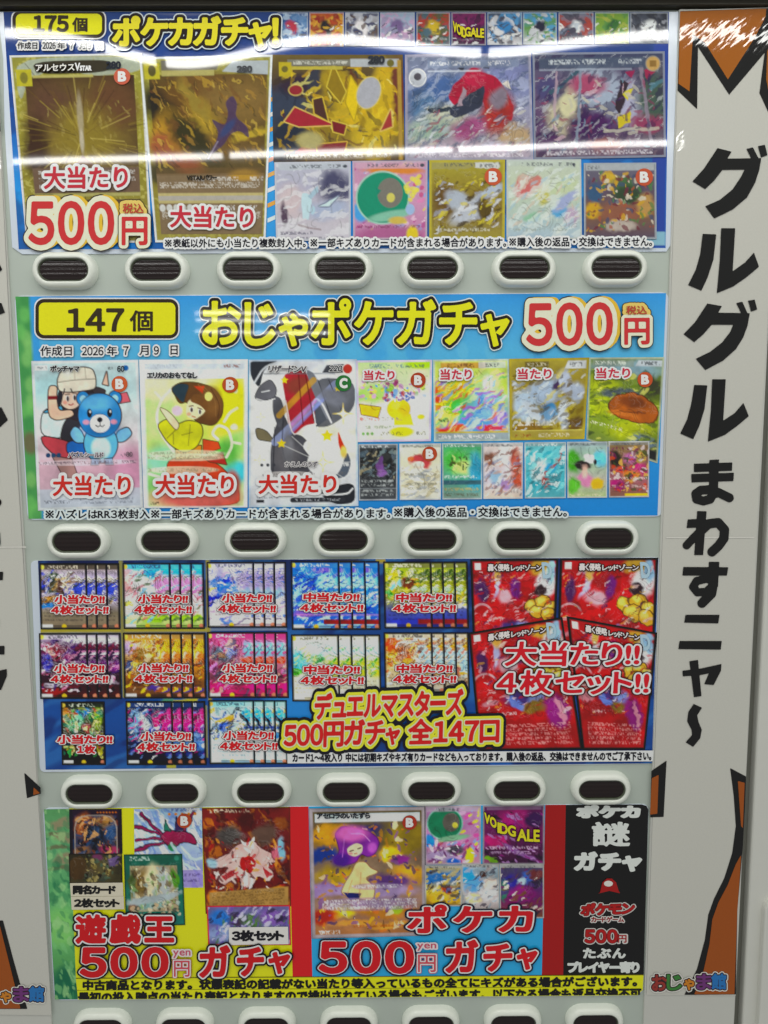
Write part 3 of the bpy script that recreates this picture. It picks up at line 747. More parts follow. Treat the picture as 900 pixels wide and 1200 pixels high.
def paintB(a):
    a.r(.06, .10, .965, .955, '#5c4a2a').warp(7, .05, 1.4, .3)
    a.b(.2, .3, .3, .09, '#2d2a1e', 1, 35).b(.5, .2, .3, .12, '#6b4d28', 1).b(.75, .25, .3, .12, '#7d6438', 1.2)
    a.b(.2, .40, .16, .10, '#b58a2e', .9, 60).b(.32, .5, .1, .14, '#a9742f', .9, -25).b(.12, .48, .1, .08, '#9c5a38').b(.25, .58, .22, .06, '#8a4f34', 1, 25)
    a.b(.12, .62, .14, .06, '#4a4530', 1).b(.5, .36, .1, .14, '#a08530', 1, -30).b(.42, .24, .05, .14, '#8f7a35', .8, -35).b(.75, .60, .3, .10, '#5e4f30', 1)
    a.b(.6, .48, .3, .08, '#6e5630', 1).b(.85, .43, .15, .03, '#b39a35', .7, -20).b(.38, .45, .1, .2, '#3b3825', 1, -40)
    a.spl(['#c09c38', '#8f6d30', '#54472b', '#3a3524', '#a9823a', '#6e4a2c', '#c9ab4a'], 120, (.06, .12, .96, .60), (1, 2.6), 4.5, 55, .5)
    a.flat(); a.p([(.64, .25), (.70, .21), (.74, .26), (.72, .33), (.82, .38), (.84, .45), (.76, .40), (.68, .42), (.63, .48), (.50, .54), (.60, .42), (.52, .33), (.64, .38), (.67, .31)], '#4a3a58', al=.9)
    a.b(.66, .39, .03, .06, '#3e466e', .8, 40); a.l([(.50, .55), (.58, .46)], 1.5, '#8a7f90')
    a.r(.06, .63, .965, .955, '#7d6a50'); a.b(.8, .64, .12, .03, '#b18a38')
    a.r(.06, .735, .965, .79, '#b5a873').r(.06, .75, .965, .775, '#a8a39a'); a.r(.06, .60, .965, .64, '#6d5638', .5)
    a.p([(.16, .02), (.60, .03), (.58, .075), (.16, .075)], '#6a665a').r(.16, .075, .56, .105, '#a9a160')
    a.p([(.70, .03), (.97, .03), (.97, .105), (.62, .085)], '#a8b0b4'); a.r(.03, .035, .145, .12, '#b6ad30').e(.088, .075, .03, .03, '#57512b')
    a.fine(.66, .35, .75, 7, '#d6d2cb'); a.fine(.66, .85, .96, 7, '#e0ddd6')
    for v in (.685, .70): a.fine(v, .08, .93, 5.5, '#c9c3b8')
    for k in range(5): a.e(.09 + k * .06, .815, .026, .020, '#c9c9c4')
    a.fine(.815, .40, .72, 9, '#e6e4de'); a.fine(.815, .82, .93, 8, '#e6e4de')
    for v in (.845, .865): a.fine(v, .08, .95, 6, '#cfcac0')
    a.border(2.6, '#d6dade'); a.grain(.15)
qa = [(11, 65), (166.5, 62), (178, 284), (31, 286)]; qb = [(163, 67), (319.5, 64), (311, 284), (182, 284)]
A = Art(qa, 21); A.g('#8d8a3e', '#a09a3a', '#8b8336', '#958b45').noise('#c6bf6a', .25, .55, .5).border(2.2, '#d9dcda'); paintA(A); cA = A.build('card_picture', t1, z=.0026)
B = Art(qb, 22); B.g('#8d8a3e', '#a09a3a', '#857b34', '#958b45').noise('#b6af5a', .25, .55, .5); paintB(B); cB = B.build('card_picture', t1, z=.0029)
lettering(t1, 'card_lettering', [(('アルセウス', 42, 87, 75.5, 83.5, [(1.2, '#2b2822'), (.3, '#d8d6d0')]), dict(slant=-1)), (('VSTAR', 88, 107, 74, 82.5, [(.5, '#e6e4dc')]), dict(gap=.05, sizes=[1.3, .8, .8, .8, .8])),
    (('280', 125, 141, 72.5, 80, [(.8, '#2c3038')]), dict(gap=.08))], cA)
badge(t1, cA, 143, 89.5, 9.6, col='#c2604a')
lettering(t1, 'card_lettering', [(('280', 278, 295, 77.5, 84, [(.7, '#4a4c50')]), dict(gap=.08)), (('VSTARパワー', 219, 254, 205, 211, [(.3, '#2d2a24')]), dict(gap=.05))], cB)

def full_art(a, hc='#aab3bc'):
    a.border(2, hc)
C_ = Art([(318, 64), (472, 64), (474.5, 187.5), (320.5, 190.5)], 23)
a = C_; a.g('#6a5a30', '#4a3c34', '#8c7628', '#5a4a38').warp(6, .05, 1, .3)
a.b(.1, .5, .18, .25, '#3a4152', .8).b(.1, .8, .2, .2, '#2e3340', .8).b(.2, .28, .16, .1, '#3a2f3c', .8).b(.48, .3, .1, .2, '#a38a28', .8).b(.62, .45, .12, .2, '#c5a722', .7).b(.85, .4, .1, .35, '#bfa028', .6)
a.b(.33, .2, .05, .15, '#3b3d48', .6).b(.52, .55, .25, .06, '#b59a2c', .7, -25).b(.75, .78, .15, .2, '#c0a42c', .8).b(.96, .35, .05, .3, '#6b3b30', .7)
a.spl(['#d8bc2e', '#8e7420', '#e2d27a', '#40342a', '#5b2f2a', '#c7a01e', '#2f3340'], 110, (.05, .1, .95, .95), (1, 3.4), 4.5, None, .6)
a.flat()
a.p([(.47, .1), (.56, .35), (.52, .45), (.42, .3)], '#8a7224', '#c9b440').p([(.60, .2), (.67, .35), (.62, .62), (.56, .45)], '#d4b722', '#a58c1c').e(.735, .36, .085, .15, '#a3a4ac', 20, '#cbbb62')
a.p([(.09, .62), (.17, .49), (.47, .66), (.2, .67)], '#9c2d38', '#d2b860').p([(.17, .9), (.22, .86), (.42, .90), (.17, .93)], '#a03038').p([(.82, .72), (.90, .52), (.91, .68)], '#9b3b38', '#d2b860').p([(.33, .84), (.56, .82), (.54, .92), (.34, .93)], '#7d2b30', '#caa83e')
a.p([(.31, .42), (.38, .40), (.42, .62), (.32, .55)], '#4d3430', '#cdb23e').p([(.45, .62), (.56, .66), (.54, .75), (.46, .72)], '#742a2e', '#d0b848')
a.e(.18, .33, .05, .045, '#8c2f36', 0, '#c4b060').b(.28, .8, .1, .08, '#a9a06a', .7)
a.r(.12, .045, .62, .105, '#77766a').r(.60, .04, .97, .115, '#a9aeb2').r(.10, .11, .54, .14, '#b3a644').r(.055, .07, .15, .20, '#b4a22a').e(.10, .135, .025, .03, '#6b6330').e(.905, .08, .028, .035, '#6a6432')
a.r(.955, .05, .985, 1, '#a5863a').fine(.075, .16, .58, 6, '#d0d0c4').fine(.95, .1, .9, 6, '#d6d2ca', '#9a8c7a').grain(.16)
cC = a.build('card_picture', t1, z=.0027)
lettering(t1, 'card_lettering', [(('280', 432, 450, 66, 74, [(.9, '#33363c')]), dict(gap=.08))], cC)
a = Art([(474.5, 64), (622, 62), (625, 187), (475, 188)], 24)
a.g('#6d7488', '#8388a0', '#8a8798', '#97919c').warp(6, .05, 1.2, .3)
a.b(.25, .35, .25, .15, '#4f6690', .9, -20).b(.15, .5, .12, .15, '#5b7696', .9).b(.85, .25, .2, .15, '#7d82a6', 1).b(.35, .62, .2, .16, '#a9ab9c', .9).b(.2, .75, .2, .12, '#8fa093', 1).b(.85, .78, .15, .12, '#a99478', .9).b(.5, .92, .5, .1, '#a89aa6', .9)
a.noise('#b6bccb', .13, .6, .4, (.5, 2), -35).noise('#46546e', .15, .6, .5, (.5, 2), -35)
a.flat().warp(3, .08)
a.p([(.35, .42), (.38, .30), (.47, .22), (.53, .13), (.62, .18), (.72, .22), (.80, .35), (.85, .50), (.84, .66), (.78, .60), (.74, .45), (.68, .40), (.64, .60), (.6, .38), (.48, .44), (.40, .50)], '#9b3044')
a.b(.56, .25, .08, .1, '#a8364e', .8).b(.72, .55, .12, .2, '#9a3f3c', .8, 20).b(.50, .70, .14, .1, '#94557a', .9, -20).p([(.42, .14), (.50, .07), (.46, .17)], '#3a3a46').p([(.62, .14), (.70, .08), (.67, .16)], '#40404c').p([(.36, .50), (.52, .38), (.64, .28), (.62, .48), (.48, .57), (.36, .60)], '#3d4150')
a.p([(.15, .53), (.38, .50), (.35, .55), (.2, .56)], '#39414a').p([(.76, .28), (.84, .34), (.82, .24)], '#c9c3bb').p([(.40, .5), (.47, .32), (.49, .36), (.45, .48)], '#9a8a94')
a.b(.74, .42, .06, .12, '#7e7480', .8, 30).spl(['#c7c9cf', '#5a6478', '#b2b0a4', '#8d4a5c'], 70, (.05, .5, .95, .97), (.8, 2.2), 4, -35, .6)
a.flat().e(.10, .22, .062, .078, '#b9bcc3', 0, '#e0e2e4').e(.10, .21, .03, .035, '#5a5760').r(.18, .06, .9, .13, '#7f8aa0', .7).fine(.09, .2, .60, 7, '#dce0e8').fine(.09, .66, .84, 8, '#e2e4ea', '#69718a').r(.18, .155, .6, .168, '#c3c8d0', .8)
a.fine(.955, .08, .92, 7, '#d9d6dc', '#9d95a4').ink(.7, (.05, .18, .95, .9)).border(3, '#9a98a8').punch(1.1, 1.1).grain(.12)
a.build('card_picture', t1, z=.0029)
a = Art([(624, 62), (779, 60), (780.5, 184), (625.5, 187)], 25)
a.g('#3d4660', '#6a5872', '#5c4668', '#6d5a64').warp(5, .05, 1.5, .3)
a.b(.5, .35, .25, .2, '#9aa6b8', .9, 30).b(.22, .55, .12, .25, '#b9b294', .7).b(.4, .3, .15, .1, '#a04a68', .9).b(.12, .35, .1, .15, '#4c4870').b(.43, .7, .16, .16, '#4a2a58', .8).b(.75, .5, .12, .22, '#a5a4bc', .8).b(.9, .45, .12, .3, '#46584e', 1).b(.85, .68, .12, .08, '#8a3f5c', .8).b(.12, .85, .12, .12, '#4d2c58', .7).b(.55, .9, .14, .07, '#8a4a44', .8)
a.noise('#cfd3d8', .16, .66, .4, (.4, 2.2), -40).noise('#33284a', .12, .54, .6, (.5, 2), -40)
a.flat().warp(2.5, .1)
a.p([(.62, .52), (.66, .25), (.73, .30), (.66, .60)], '#3a3038').p([(.63, .62), (.73, .55), (.74, .66), (.64, .72)], '#c3b12c').p([(.68, .40), (.76, .34), (.72, .46)], '#c6bb3e').b(.26, .5, .06, .1, '#c6c29c', .5)
a.l([(.14, .38), (.34, .18)], 4, '#3f5666').l([(.36, .15), (.33, .90)], 3.5, '#7d8a9c', .8).l([(.82, .15), (.89, .85)], 4, '#8b8090', .8).l([(.90, .35), (.98, .27)], 5, '#4d7684', .8).l([(.18, .18), (.16, .62)], 3, '#b49aa8', .7).l([(.55, .75), (.95, .72)], 4, '#b8b4a4', .7)
a.p([(.84, .18), (.90, .12), (.93, .2), (.87, .26)], '#96304e').p([(.70, .2), (.78, .17), (.75, .25)], '#8e2c50').spl(['#c9a8b4', '#b8b4a4', '#5a3a70', '#6f90a4', '#7a3a58', '#3a2c50', '#8a3a58'], 70, (.04, .2, .92, .95), (.8, 2.5), 3.5, None, .6)
a.flat().r(.05, .05, .85, .15, '#4a566a', .75).fine(.09, .12, .55, 8, '#cfd6dc').fine(.09, .65, .82, 8, '#c6ccd2').e(.91, .115, .05, .065, '#b9955a', 0, '#8f8a80').r(.885, .085, .935, .145, '#8a6a3a').r(.05, .155, .75, .17, '#9aa4b4', .7)
a.fine(.945, .1, .9, 7, '#d4cfd6', '#77687c').border(2.5, '#7f8496').grain(.12)
a.build('card_picture', t1, z=.0029)
# top strip of tiny cards
MINI = [(325, 361, ['#2c4a86', '#4f78a8', '#a8bcd0'], '#b03a4a'), (362.5, 403, ['#b0482c', '#c9a03a', '#8a2c2c'], '#2c2a2c'), (404.5, 444, ['#b9bcc6', '#5a4a44', '#3a3f5e'], '#d8d4d6'), (445.5, 486, ['#8fa8bc', '#b993b4', '#8c8aa6'], '#6f5c86'), (488, 527.5, ['#a83a34', '#5a5a3a', '#4c6470'], '#c0a430'), (529, 569.5, ['#7a2a5c', '#5a2050', '#43203f'], None), (571, 612, ['#4f8fc0', '#4a4650', '#c9c9cc'], '#3a7ab0'), (613, 652.5, ['#4f93c4', '#5a8a4a', '#b9bcc0'], '#2f3040'), (654.5, 695.5, ['#6f7e92', '#a0443c', '#4c4a58'], '#b8c0c8'), (697, 737.5, ['#7a9c3c', '#5a8a4a', '#a0a84a'], '#3c6a3a'), (738.5, 783, ['#3a3c44', '#4a4e5a', '#8a8c94'], '#d6dadc')]
for i, (x0, x1, cs, acc) in enumerate(MINI):
    a = Art(Q(x0, 14.5, x1, 55 - i * .4), 40 + i); a.g(cs[0], cs[1], cs[2]).warp(4, .08, 1, .3)
    a.spl(cs, 40, (0, 0, 1, 1), (1.5, 5), 1.8)
    if acc: a.b(.5, .45, .2, .2, acc, .7).b(.35, .6, .15, .1, cs[2], .6)
    a.spl(['#d8d8d6', cs[1], '#40404a'], 14, (0, .3, 1, 1), (.8, 2), 3, -30)
    a.flat().fine(.8, .1, .9, 4, '#c8c8c8', al=.5).border(1.2, '#a9b0ba', .7).grain(.12)
    c = a.build('card_picture', t1, z=.0026)
    if acc is None:
        lettering(t1, 'card_lettering', [(('VOID', 531, 546, 25, 36, [(.9, '#2c1c30'), (.5, '#c9bd2a')]), dict(gap=.05, slant=9)), (('GALE', 545, 567, 32, 42, [(.9, '#2c1c30'), (.5, '#c9bd2a')]), dict(gap=.05, slant=2))], c)
# lower row of small cards
def hdr(a, hp=True, c='#b4bcc4', tx='#4a4e58'):
    a.r(.04, .02, .96, .10, c, .75).fine(.06, .2, .62, 6, tx)
    if hp: a.fine(.06, .70, .88, 6, tx).e(.93, .06, .03, .022, tx)
SM = []
a = Art([(321.5, 190), (411, 189), (411, 281), (323.5, 283)], 60)
a.g('#b3b4c2', '#a9a8bc', '#b9b2bc', '#c3bfc9').warp(5, .06, 1, .3).b(.8, .32, .25, .2, '#4c4c68', .9, 20).b(.2, .5, .2, .2, '#c4b4b8', 1).b(.1, .68, .05, .16, '#574658', .7).b(.7, .62, .3, .12, '#a2adc6', 1).noise('#d6d6de', .1, .55, .6, (.6, 1.8), -20)
a.flat().warp(2).p([(.34, .40), (.42, .38), (.48, .45), (.45, .75), (.40, .72), (.36, .74)], '#b9d2dc').p([(.42, .42), (.56, .30), (.57, .38), (.46, .46)], '#9db8c8').p([(.58, .56), (.84, .44), (.72, .56)], '#c3d8e2', '#6c7490').l([(.30, .8), (.6, .86)], 2, '#8f7c80', .7).e(.5, .62, .03, .06, '#a8c4d2')
a.ink(.5, (.06, .14, .94, .85)); hdr(a); a.fine(.9, .06, .5, 5, '#46485e').fine(.97, .05, .9, 5, '#6a6878').border(2, '#b9bcc6').grain(.08); a.build('card_picture', t1, z=.0031)
a = Art([(413, 188.5), (501, 188), (500.5, 280), (414, 281)], 61)
a.g('#b98aa8', '#c48fb0', '#b97fa6').warp(3, .06).spl(['#d77fb0', '#e2b8cc', '#8fa0d0', '#e6cf4a', '#b0508c'], 60, (0, 0, 1, 1), (1.5, 4), 2.2, -35).b(.1, .65, .12, .12, '#4a9ad6', .5).b(.55, .12, .4, .06, '#d0813a', .7)
a.flat().e(.40, .47, .34, .32, '#1f8a6c', 0, '#9ac3b4', 2).e(.50, .41, .17, .19, '#77746c').e(.51, .47, .055, .06, '#c8c060').p([(.30, .33), (.38, .38), (.33, .44)], '#23836a').b(.5, .7, .3, .06, '#7fb8a0', .6, -10).b(.6, .76, .12, .05, '#c9b054', .6).e(.77, .62, .06, .07, '#9ab4d8').spl(['#e4d24a', '#c04a7c'], 8, (.72, .2, .95, .5), (3, 5), 1.2)
a.b(.5, .97, .5, .14, '#a8608c', .7).b(.8, .95, .08, .12, '#d8c030', .5).fine(.84, .05, .9, 5, '#7d3a5c').flat(); hdr(a, c='#c8a0b4'); a.border(2, '#b6a4b4').grain(.09); a.build('card_picture', t1, z=.0031)
a = Art([(503, 187.5), (592, 187), (591.5, 280), (503, 281)], 62)
a.g('#a49a3a', '#8f7f34', '#7d6a38', '#9d9040').warp(4, .06, 1, .3).b(.2, .5, .14, .2, '#6a5230', .8).b(.35, .5, .14, .12, '#a8b0bc', .6).b(.55, .62, .3, .12, '#b3b8c2', .6, -35).b(.8, .4, .22, .07, '#a9b4c4', .5, -25).b(.72, .6, .12, .12, '#5c4c28', .7).spl(['#c6b83c', '#cfd2d8', '#7a6428', '#989aa6', '#4c3f28'], 70, (.05, .2, .95, .9), (1, 3.5), 3, -35, .7)
a.ink(.5, (.06, .14, .94, .85)); hdr(a, c='#9b9562'); a.r(.6, .04, .95, .11, '#c4c6c2').fine(.075, .66, .9, 6, '#3a3c44').fine(.88, .08, .8, 5, '#d6d4c0', '#7a6c40').border(3, '#b0a43c').grain(.12); cH = a.build('card_picture', t1, z=.0031); badge(t1, cH, 578, 207, 10.2, col='#bf573a')
a = Art([(593.5, 187), (681, 186.5), (682, 280), (593.5, 281)], 63)
a.g('#b9c3b4', '#b7c2a8', '#aebfb4', '#a3b8c8').warp(4, .06, 1, .3).b(.22, .35, .12, .14, '#c46a68', .6, 30).b(.4, .3, .08, .08, '#c47a70', .6).b(.48, .45, .1, .14, '#bdb960', .7).b(.75, .33, .2, .1, '#b9c6a0', .5, -20).b(.7, .65, .1, .08, '#5aa0cc', .6).b(.78, .52, .2, .06, '#9aa4c8', .6, -40).b(.35, .72, .1, .05, '#88b898', .7).b(.85, .72, .1, .12, '#b5a0b8', .7).noise('#d2dcd6', .12, .52, .6, (.5, 2), -35).spl(['#d4dad2', '#9ab8c4', '#c9b7a4'], 40, (.05, .2, .95, .9), (1, 2.5), 4, -40, .6)
a.ink(.5, (.06, .14, .94, .85)); hdr(a, c='#b4bfb4'); a.fine(.88, .08, .8, 5, '#8a968e').border(2, '#b6beba').grain(.07); a.build('card_picture', t1, z=.0031)
a = Art([(684, 191), (769, 190.5), (769.5, 280), (684.5, 281)], 64)
a.g('#6c6a78', '#5a5064', '#7a5a44', '#5a5062').warp(3.5, .07, 1, .3).b(.35, .2, .12, .06, '#c2a43a', .5).b(.55, .3, .14, .12, '#4a6a44', .6).b(.6, .42, .2, .12, '#3a4a38', .7).b(.15, .4, .12, .12, '#3c5878', .7).b(.12, .62, .12, .1, '#c49a2c', .6).b(.5, .65, .3, .12, '#8a5a48', .8).b(.85, .55, .12, .14, '#b08a50', .7).b(.5, .82, .2, .08, '#b0a49a', .7).spl(['#c49a30', '#a0543c', '#44506a', '#d2c8b4', '#4f7a48', '#6a2f3c'], 90, (.04, .12, .96, .9), (1, 3.2), 2, None, .75)
a.flat().r(.03, .0, .97, .10, '#a3a8ac').fine(.06, .05, .22, 6, '#5a5c60').border(2, '#9aa2aa').grain(.12); cJ = a.build('card_picture', t1, z=.0031); badge(t1, cJ, 755, 207.5, 10.2, col='#b9553c')
pill(t1, 18.5, 16, 119.5, 40.5, '175', (39.5, 79.5, 19, 36.5), (85, 102, 20.8, 36.8), top=14.2)
dates(t1, [('作成日', 20.5, 43.5, 49.5, 57.3), ('2026', 50, 65, 49.5, 57), ('年', 67.5, 76, 49.5, 57.3), ('7', 82, 86, 49.8, 57), ('月', 93, 100, 50, 57.3), ('9', 103, 107, 50, 57.3), ('日', 114, 120, 50.2, 57.6)])
lettering(t1, 'title_lettering', [(('ポケカガチャ！', 133, 325, 20.5, 54.5, [(6.6, '#c9d4e0'), (5.2, '#2c261a'), (1.9, '#e3cf34')]), dict(gap=.10, slant=-1.5, z=.0040, cell=1 / 44))])
prize(t1, cA, '大当たり', 52, 149, 196, 221, 4.0, '#bb3642', -1, .8)
prize(t1, cB, '大当たり', 200, 296.5, 241.5, 266, 3.6, '#bb3642', 1, .8)
price(t1, 34.5, 132.5, 237, 285.5, 144, 168, 238.5, 250, 143.5, 172, 255, 286.5)
nb = lambda s, a, b, t, d, sl=-.4: ((s, a, b, t, d, [(2.5, '#d9dde2'), (.28, '#26262c')]), dict(slant=sl, z=.0052))
lettering(t1, 'notice_lettering', [nb('※表紙以外にも小当たり複数封入中。', 193.5, 358, 280, 290), nb('※一部キズありカードが含まれる場合があります。', 364, 593, 279.2, 289.6), nb('※購入後の返品・交換はできません。', 597, 764, 278.2, 288.8)])

# ------------------------------------------------------------------ poster 2
t2 = Thing('poster', 'sky blue poster with a 147 count badge above three large cards', 'poster', px_base(400, 608), 'price posters in the machine windows')
plate('plastic_sleeve', M_SLEEVE, rquad([(16.5, 346.5), (784, 342.5), (776.5, 605.5), (32, 609.5)], 9), -.0002, .0016, t2)
a = Art([(18, 347.5), (780.5, 343.5), (770.5, 604), (33.5, 608)], 71, 2.0)
a.g('#3a94dc', '#55aeea', '#4aa6e6', '#2f8fdc', '#2184d2').warp(6, .02)
R = np.random.default_rng(5)
for k in range(70): a.b(R.random(), R.random() * 1.0, .008 + .012 * R.random(), .03 + .03 * R.random(), ('#2f86d0', '#6cbcf0', '#3a98e0')[k % 3], .3, 0, .35)
a.flat().warp(2).r(-.1, -.1, .023, 1.1, '#4f9a56'); a.flat()
for k in range(26): a.b(.004 + .014 * R.random(), R.random(), .008, .035, ('#6fbf62', '#3f8a4c', '#85c46e', '#4a9452')[k % 4], .9, 0, .6 if a.w else 0)
a.b(.010, .66, .012, .05, '#6a6a4c', .7).r(.0215, -.1, .0245, 1.1, '#3a92dc'); a.r(.024, -.1, .034, 1.1, '#3d98e0')
a.grain(.05).build('printed_sheet', t2, z=.0019)
pill(t2, 45.5, 354.6, 205.5, 392.6, '147', (79, 144.5, 362.3, 387.6), (152.5, 178.5, 364, 388))
dates(t2, [('作成日', 47.6, 84, 405.6, 416.8), ('2026', 96, 121, 406.6, 416.3), ('年', 125.5, 137, 405.6, 416.4), ('7', 144.5, 150.5, 406, 415.8), ('月', 163.5, 174, 405.2, 416), ('9', 180.5, 186, 405.8, 415.4), ('日', 200, 208, 405, 415.6)])
lettering(t2, 'title_lettering', [(('おじゃポケガチャ', 238.5, 595.5, 351.5, 405, [(6.3, '#d3e4f2'), (5.0, '#2b2718'), (1.7, '#ecd922')]), dict(gap=.13, slant=-.5, z=.0040, cell=1 / 46, sizes=[1, 1, .86, 1, 1, 1, 1, .86]))])
price(t2, 618, 717, 356.5, 404, 734, 758, 358.5, 368.5, 732.5, 760.5, 373.5, 403, -1)
q = [(36.5, 423), (162, 421.5), (168, 595.5), (44.5, 598.5)]
a = Art(q, 80)
a.g('#b9c9cc', '#c6d6d6', '#d3cdd0', '#c7a5b2', '#c4bfc8').warp(5, .03).b(.25, .2, .3, .12, '#a3c4c8', 1, 0, .8).b(.9, .75, .25, .15, '#c08fa8', 1, 0, .8).b(.1, .8, .2, .1, '#b39aa4', 1, 0, .8).b(.75, .18, .2, .1, '#b0ccd0', 1, 0, .6)
a.flat()
K = '#3a2f30'
a.p([(.08, .34), (.22, .30), (.36, .36), (.28, .52), (.06, .50)], '#c9dce0', K).p([(.07, .35), (.2, .31), (.34, .30), (.40, .36), (.28, .33)], '#5aa0c0', K)
a.p([(.40, .20), (.52, .20), (.60, .26), (.52, .38), (.42, .44), (.36, .54), (.24, .53), (.28, .42), (.38, .34)], '#3b3a40', K).p([(.36, .22), (.50, .20), (.60, .18), (.70, .21), (.56, .28), (.42, .38), (.33, .35)], '#4a4348', K)
a.e(.43, .28, .16, .12, '#38343c', 0, K)
a.p([(.15, .17), (.23, .17), (.22, .24), (.23, .34), (.36, .33), (.38, .37), (.22, .40), (.14, .37)], '#d8bca8', K).r(.14, .235, .23, .26, '#7a2f34').p([(.66, .16), (.70, .08), (.71, .17)], '#d0b2a2', K)
a.e(.35, .25, .10, .075, '#d9c2b2', 0, K, .8).e(.325, .253, .017, .020, '#e8e4e0').e(.39, .247, .017, .020, '#e8e4e0').e(.327, .256, .012, .018, '#4a3a3c').e(.392, .250, .012, .018, '#4a3a3c').l([(.305, .228), (.345, .224)], 1.1, K).l([(.375, .220), (.41, .222)], 1.1, K).l([(.335, .294), (.355, .300), (.375, .290)], 1.3, '#a4484c').b(.30, .280, .02, .012, '#dba294', .8)
a.p([(.25, .19), (.29, .22), (.27, .28), (.24, .32), (.22, .26)], '#33323a').p([(.44, .20), (.50, .22), (.54, .34), (.50, .42), (.45, .34), (.46, .27)], '#3d3a42');a.p([(.25, .205), (.235, .14), (.27, .075), (.34, .055), (.48, .045), (.57, .06), (.595, .12), (.59, .19), (.50, .20), (.36, .21)], '#d8d2c4', K).l([(.24, .145), (.40, .13), (.595, .125)], 1, '#8a8478').l([(.40, .055), (.40, .13)], .8, '#a09a8c').l([(.50, .05), (.505, .125)], .8, '#a09a8c');a.l([(.30, .19), (.29, .225)], 1.4, '#33323a').l([(.36, .19), (.37, .21)], 1.4, '#33323a').l([(.46, .24), (.54, .36), (.50, .44)], 1, '#6a6470', .6).l([(.50, .22), (.60, .30)], 1, '#6a6470', .6)
a.p([(.72, .24), (.88, .22), (.91, .28), (.82, .29)], '#c9707a', K, 1)
a.p([(.06, .50), (.26, .53), (.42, .58), (.34, .66), (.18, .63), (.08, .56)], '#b4545c', K).p([(.30, .55), (.42, .53), (.52, .60), (.42, .65), (.3, .62)], '#2f6fb0', K).p([(.16, .64), (.34, .66), (.40, .80), (.26, .78)], '#c7a09c', K, 1, .6)
a.e(.47, .255, .058, .045, '#4688be', 0, K).e(.77, .255, .058, .045, '#4688be', 0, K).e(.47, .258, .03, .024, '#a9cfe6').e(.77, .258, .03, .024, '#a9cfe6')
a.p([(.44, .47), (.38, .44), (.33, .49), (.38, .55), (.48, .55)], '#86b8d8', K).p([(.78, .48), (.88, .45), (.92, .50), (.84, .55), (.76, .55)], '#86b8d8', K)
a.e(.62, .56, .155, .125, '#72b2d6', 0, K, 1.3).b(.62, .59, .09, .075, '#c2dcea', .4).e(.62, .37, .20, .145, '#4b8dc2', 0, K, 1.3).b(.60, .29, .14, .05, '#74b2de', 1).b(.62, .46, .17, .05, '#3d78ac', .8)
a.e(.62, .425, .095, .062, '#dbe3e8', 0, '#3a6a94', .8).e(.62, .400, .026, .017, '#2a2b34').l([(.62, .41), (.62, .435)], 1, '#2a2b34').l([(.58, .437), (.60, .448), (.62, .438), (.64, .448), (.66, .437)], 1.1, '#2a2b34')
a.e(.525, .355, .024, .030, '#20242e').e(.715, .355, .024, .030, '#20242e').e(.532, .345, .008, .009, '#f0f4f6').e(.722, .345, .008, .009, '#f0f4f6').b(.49, .415, .03, .016, '#d49aac', .8).b(.75, .415, .03, .016, '#d49aac', .8)
a.p([(.53, .66), (.60, .665), (.59, .70), (.52, .70)], '#5f9cc6', K, 1).p([(.65, .665), (.72, .66), (.73, .70), (.66, .70)], '#5f9cc6', K, 1)
a.r(.02, .86, .98, .99, '#b4bfc8', .75); a.fine(.945, .06, .3, 5, '#555a66'); a.fine(.93, .4, .92, 4, '#868c98'); a.fine(.955, .4, .9, 4, '#868c98')
a.fine(.685, .03, .95, 5, '#5a4a58', '#d9cdd4', .8); a.fine(.64, .80, .9, 7, '#6a5c66')
for k in range(3): a.e(.12 + .05 * k, .632, .022, .016, '#35506e')
a.r(.03, .03, .15, .065, '#d8dce0').fine(.048, .05, .14, 4, '#60666e').fine(.055, .71, .76, 4, '#33363c').e(.88, .055, .026, .019, '#2f6aa0')
a.border(3.2, '#ccd0d2').border(1, '#b9bec2').punch(1.15, 1.15).grain(.07); c1 = a.build('card_picture', t2, z=.0026)
lettering(t2, 'card_lettering', [(('ポッチャマ', 59, 93, 428.5, 435.5, [(.9, '#d0d4d4'), (.35, '#2b2a2e')]), dict(gap=.08)), (('60', 137.5, 145.5, 429, 435.5, [(.3, '#2f3238')]), dict(gap=.1)), (('バブルシールド', 80, 121, 530, 536, [(.9, '#cfc8cc'), (.2, '#4a4450')]), dict(gap=.12)), (('80', 148, 155, 529.5, 535, [(.15, '#6a5c64')]), dict(gap=.1))], c1)
badge(t2, c1, 140, 450, 9.4, col='#c25a34')
q = [(163, 421.5), (290.5, 421), (290, 594.5), (168.5, 595.5)]
a = Art(q, 81)
a.g('#cfd3c4', '#cdd49a', '#c2d070', '#b9c9a0', '#b4c49c').warp(6, .03).b(.15, .4, .2, .18, '#b4d090', 1).b(.85, .3, .2, .2, '#d2d23c', 1).b(.15, .2, .2, .08, '#d3d8b0', 1).b(.2, .68, .2, .1, '#8cc4a4', 1).b(.9, .75, .15, .08, '#5fb8c4', .8).b(.92, .55, .1, .1, '#a9cc84', 1).b(.12, .85, .15, .08, '#88b87a', 1).b(.8, .62, .12, .1, '#6fae5c', 1).b(.88, .21, .03, .02, '#e2e6b0', .7).b(.86, .44, .03, .02, '#e2e6c0', .7)
a.flat()
for pts in ([(.30, .62), (.18, .50), (.14, .38), (.2, .26), (.32, .18)], [(.80, .66), (.86, .58), (.82, .47), (.72, .44), (.66, .50), (.72, .54)], [(.78, .42), (.83, .36), (.90, .33)], [(.14, .22), (.2, .27)], [(.16, .46), (.22, .5)], [(.06, .77), (.2, .8), (.3, .9)], [(.86, .56), (.93, .57)]): a.l(pts, 3.2, '#dbe4c8', .85)
K = '#55452c'
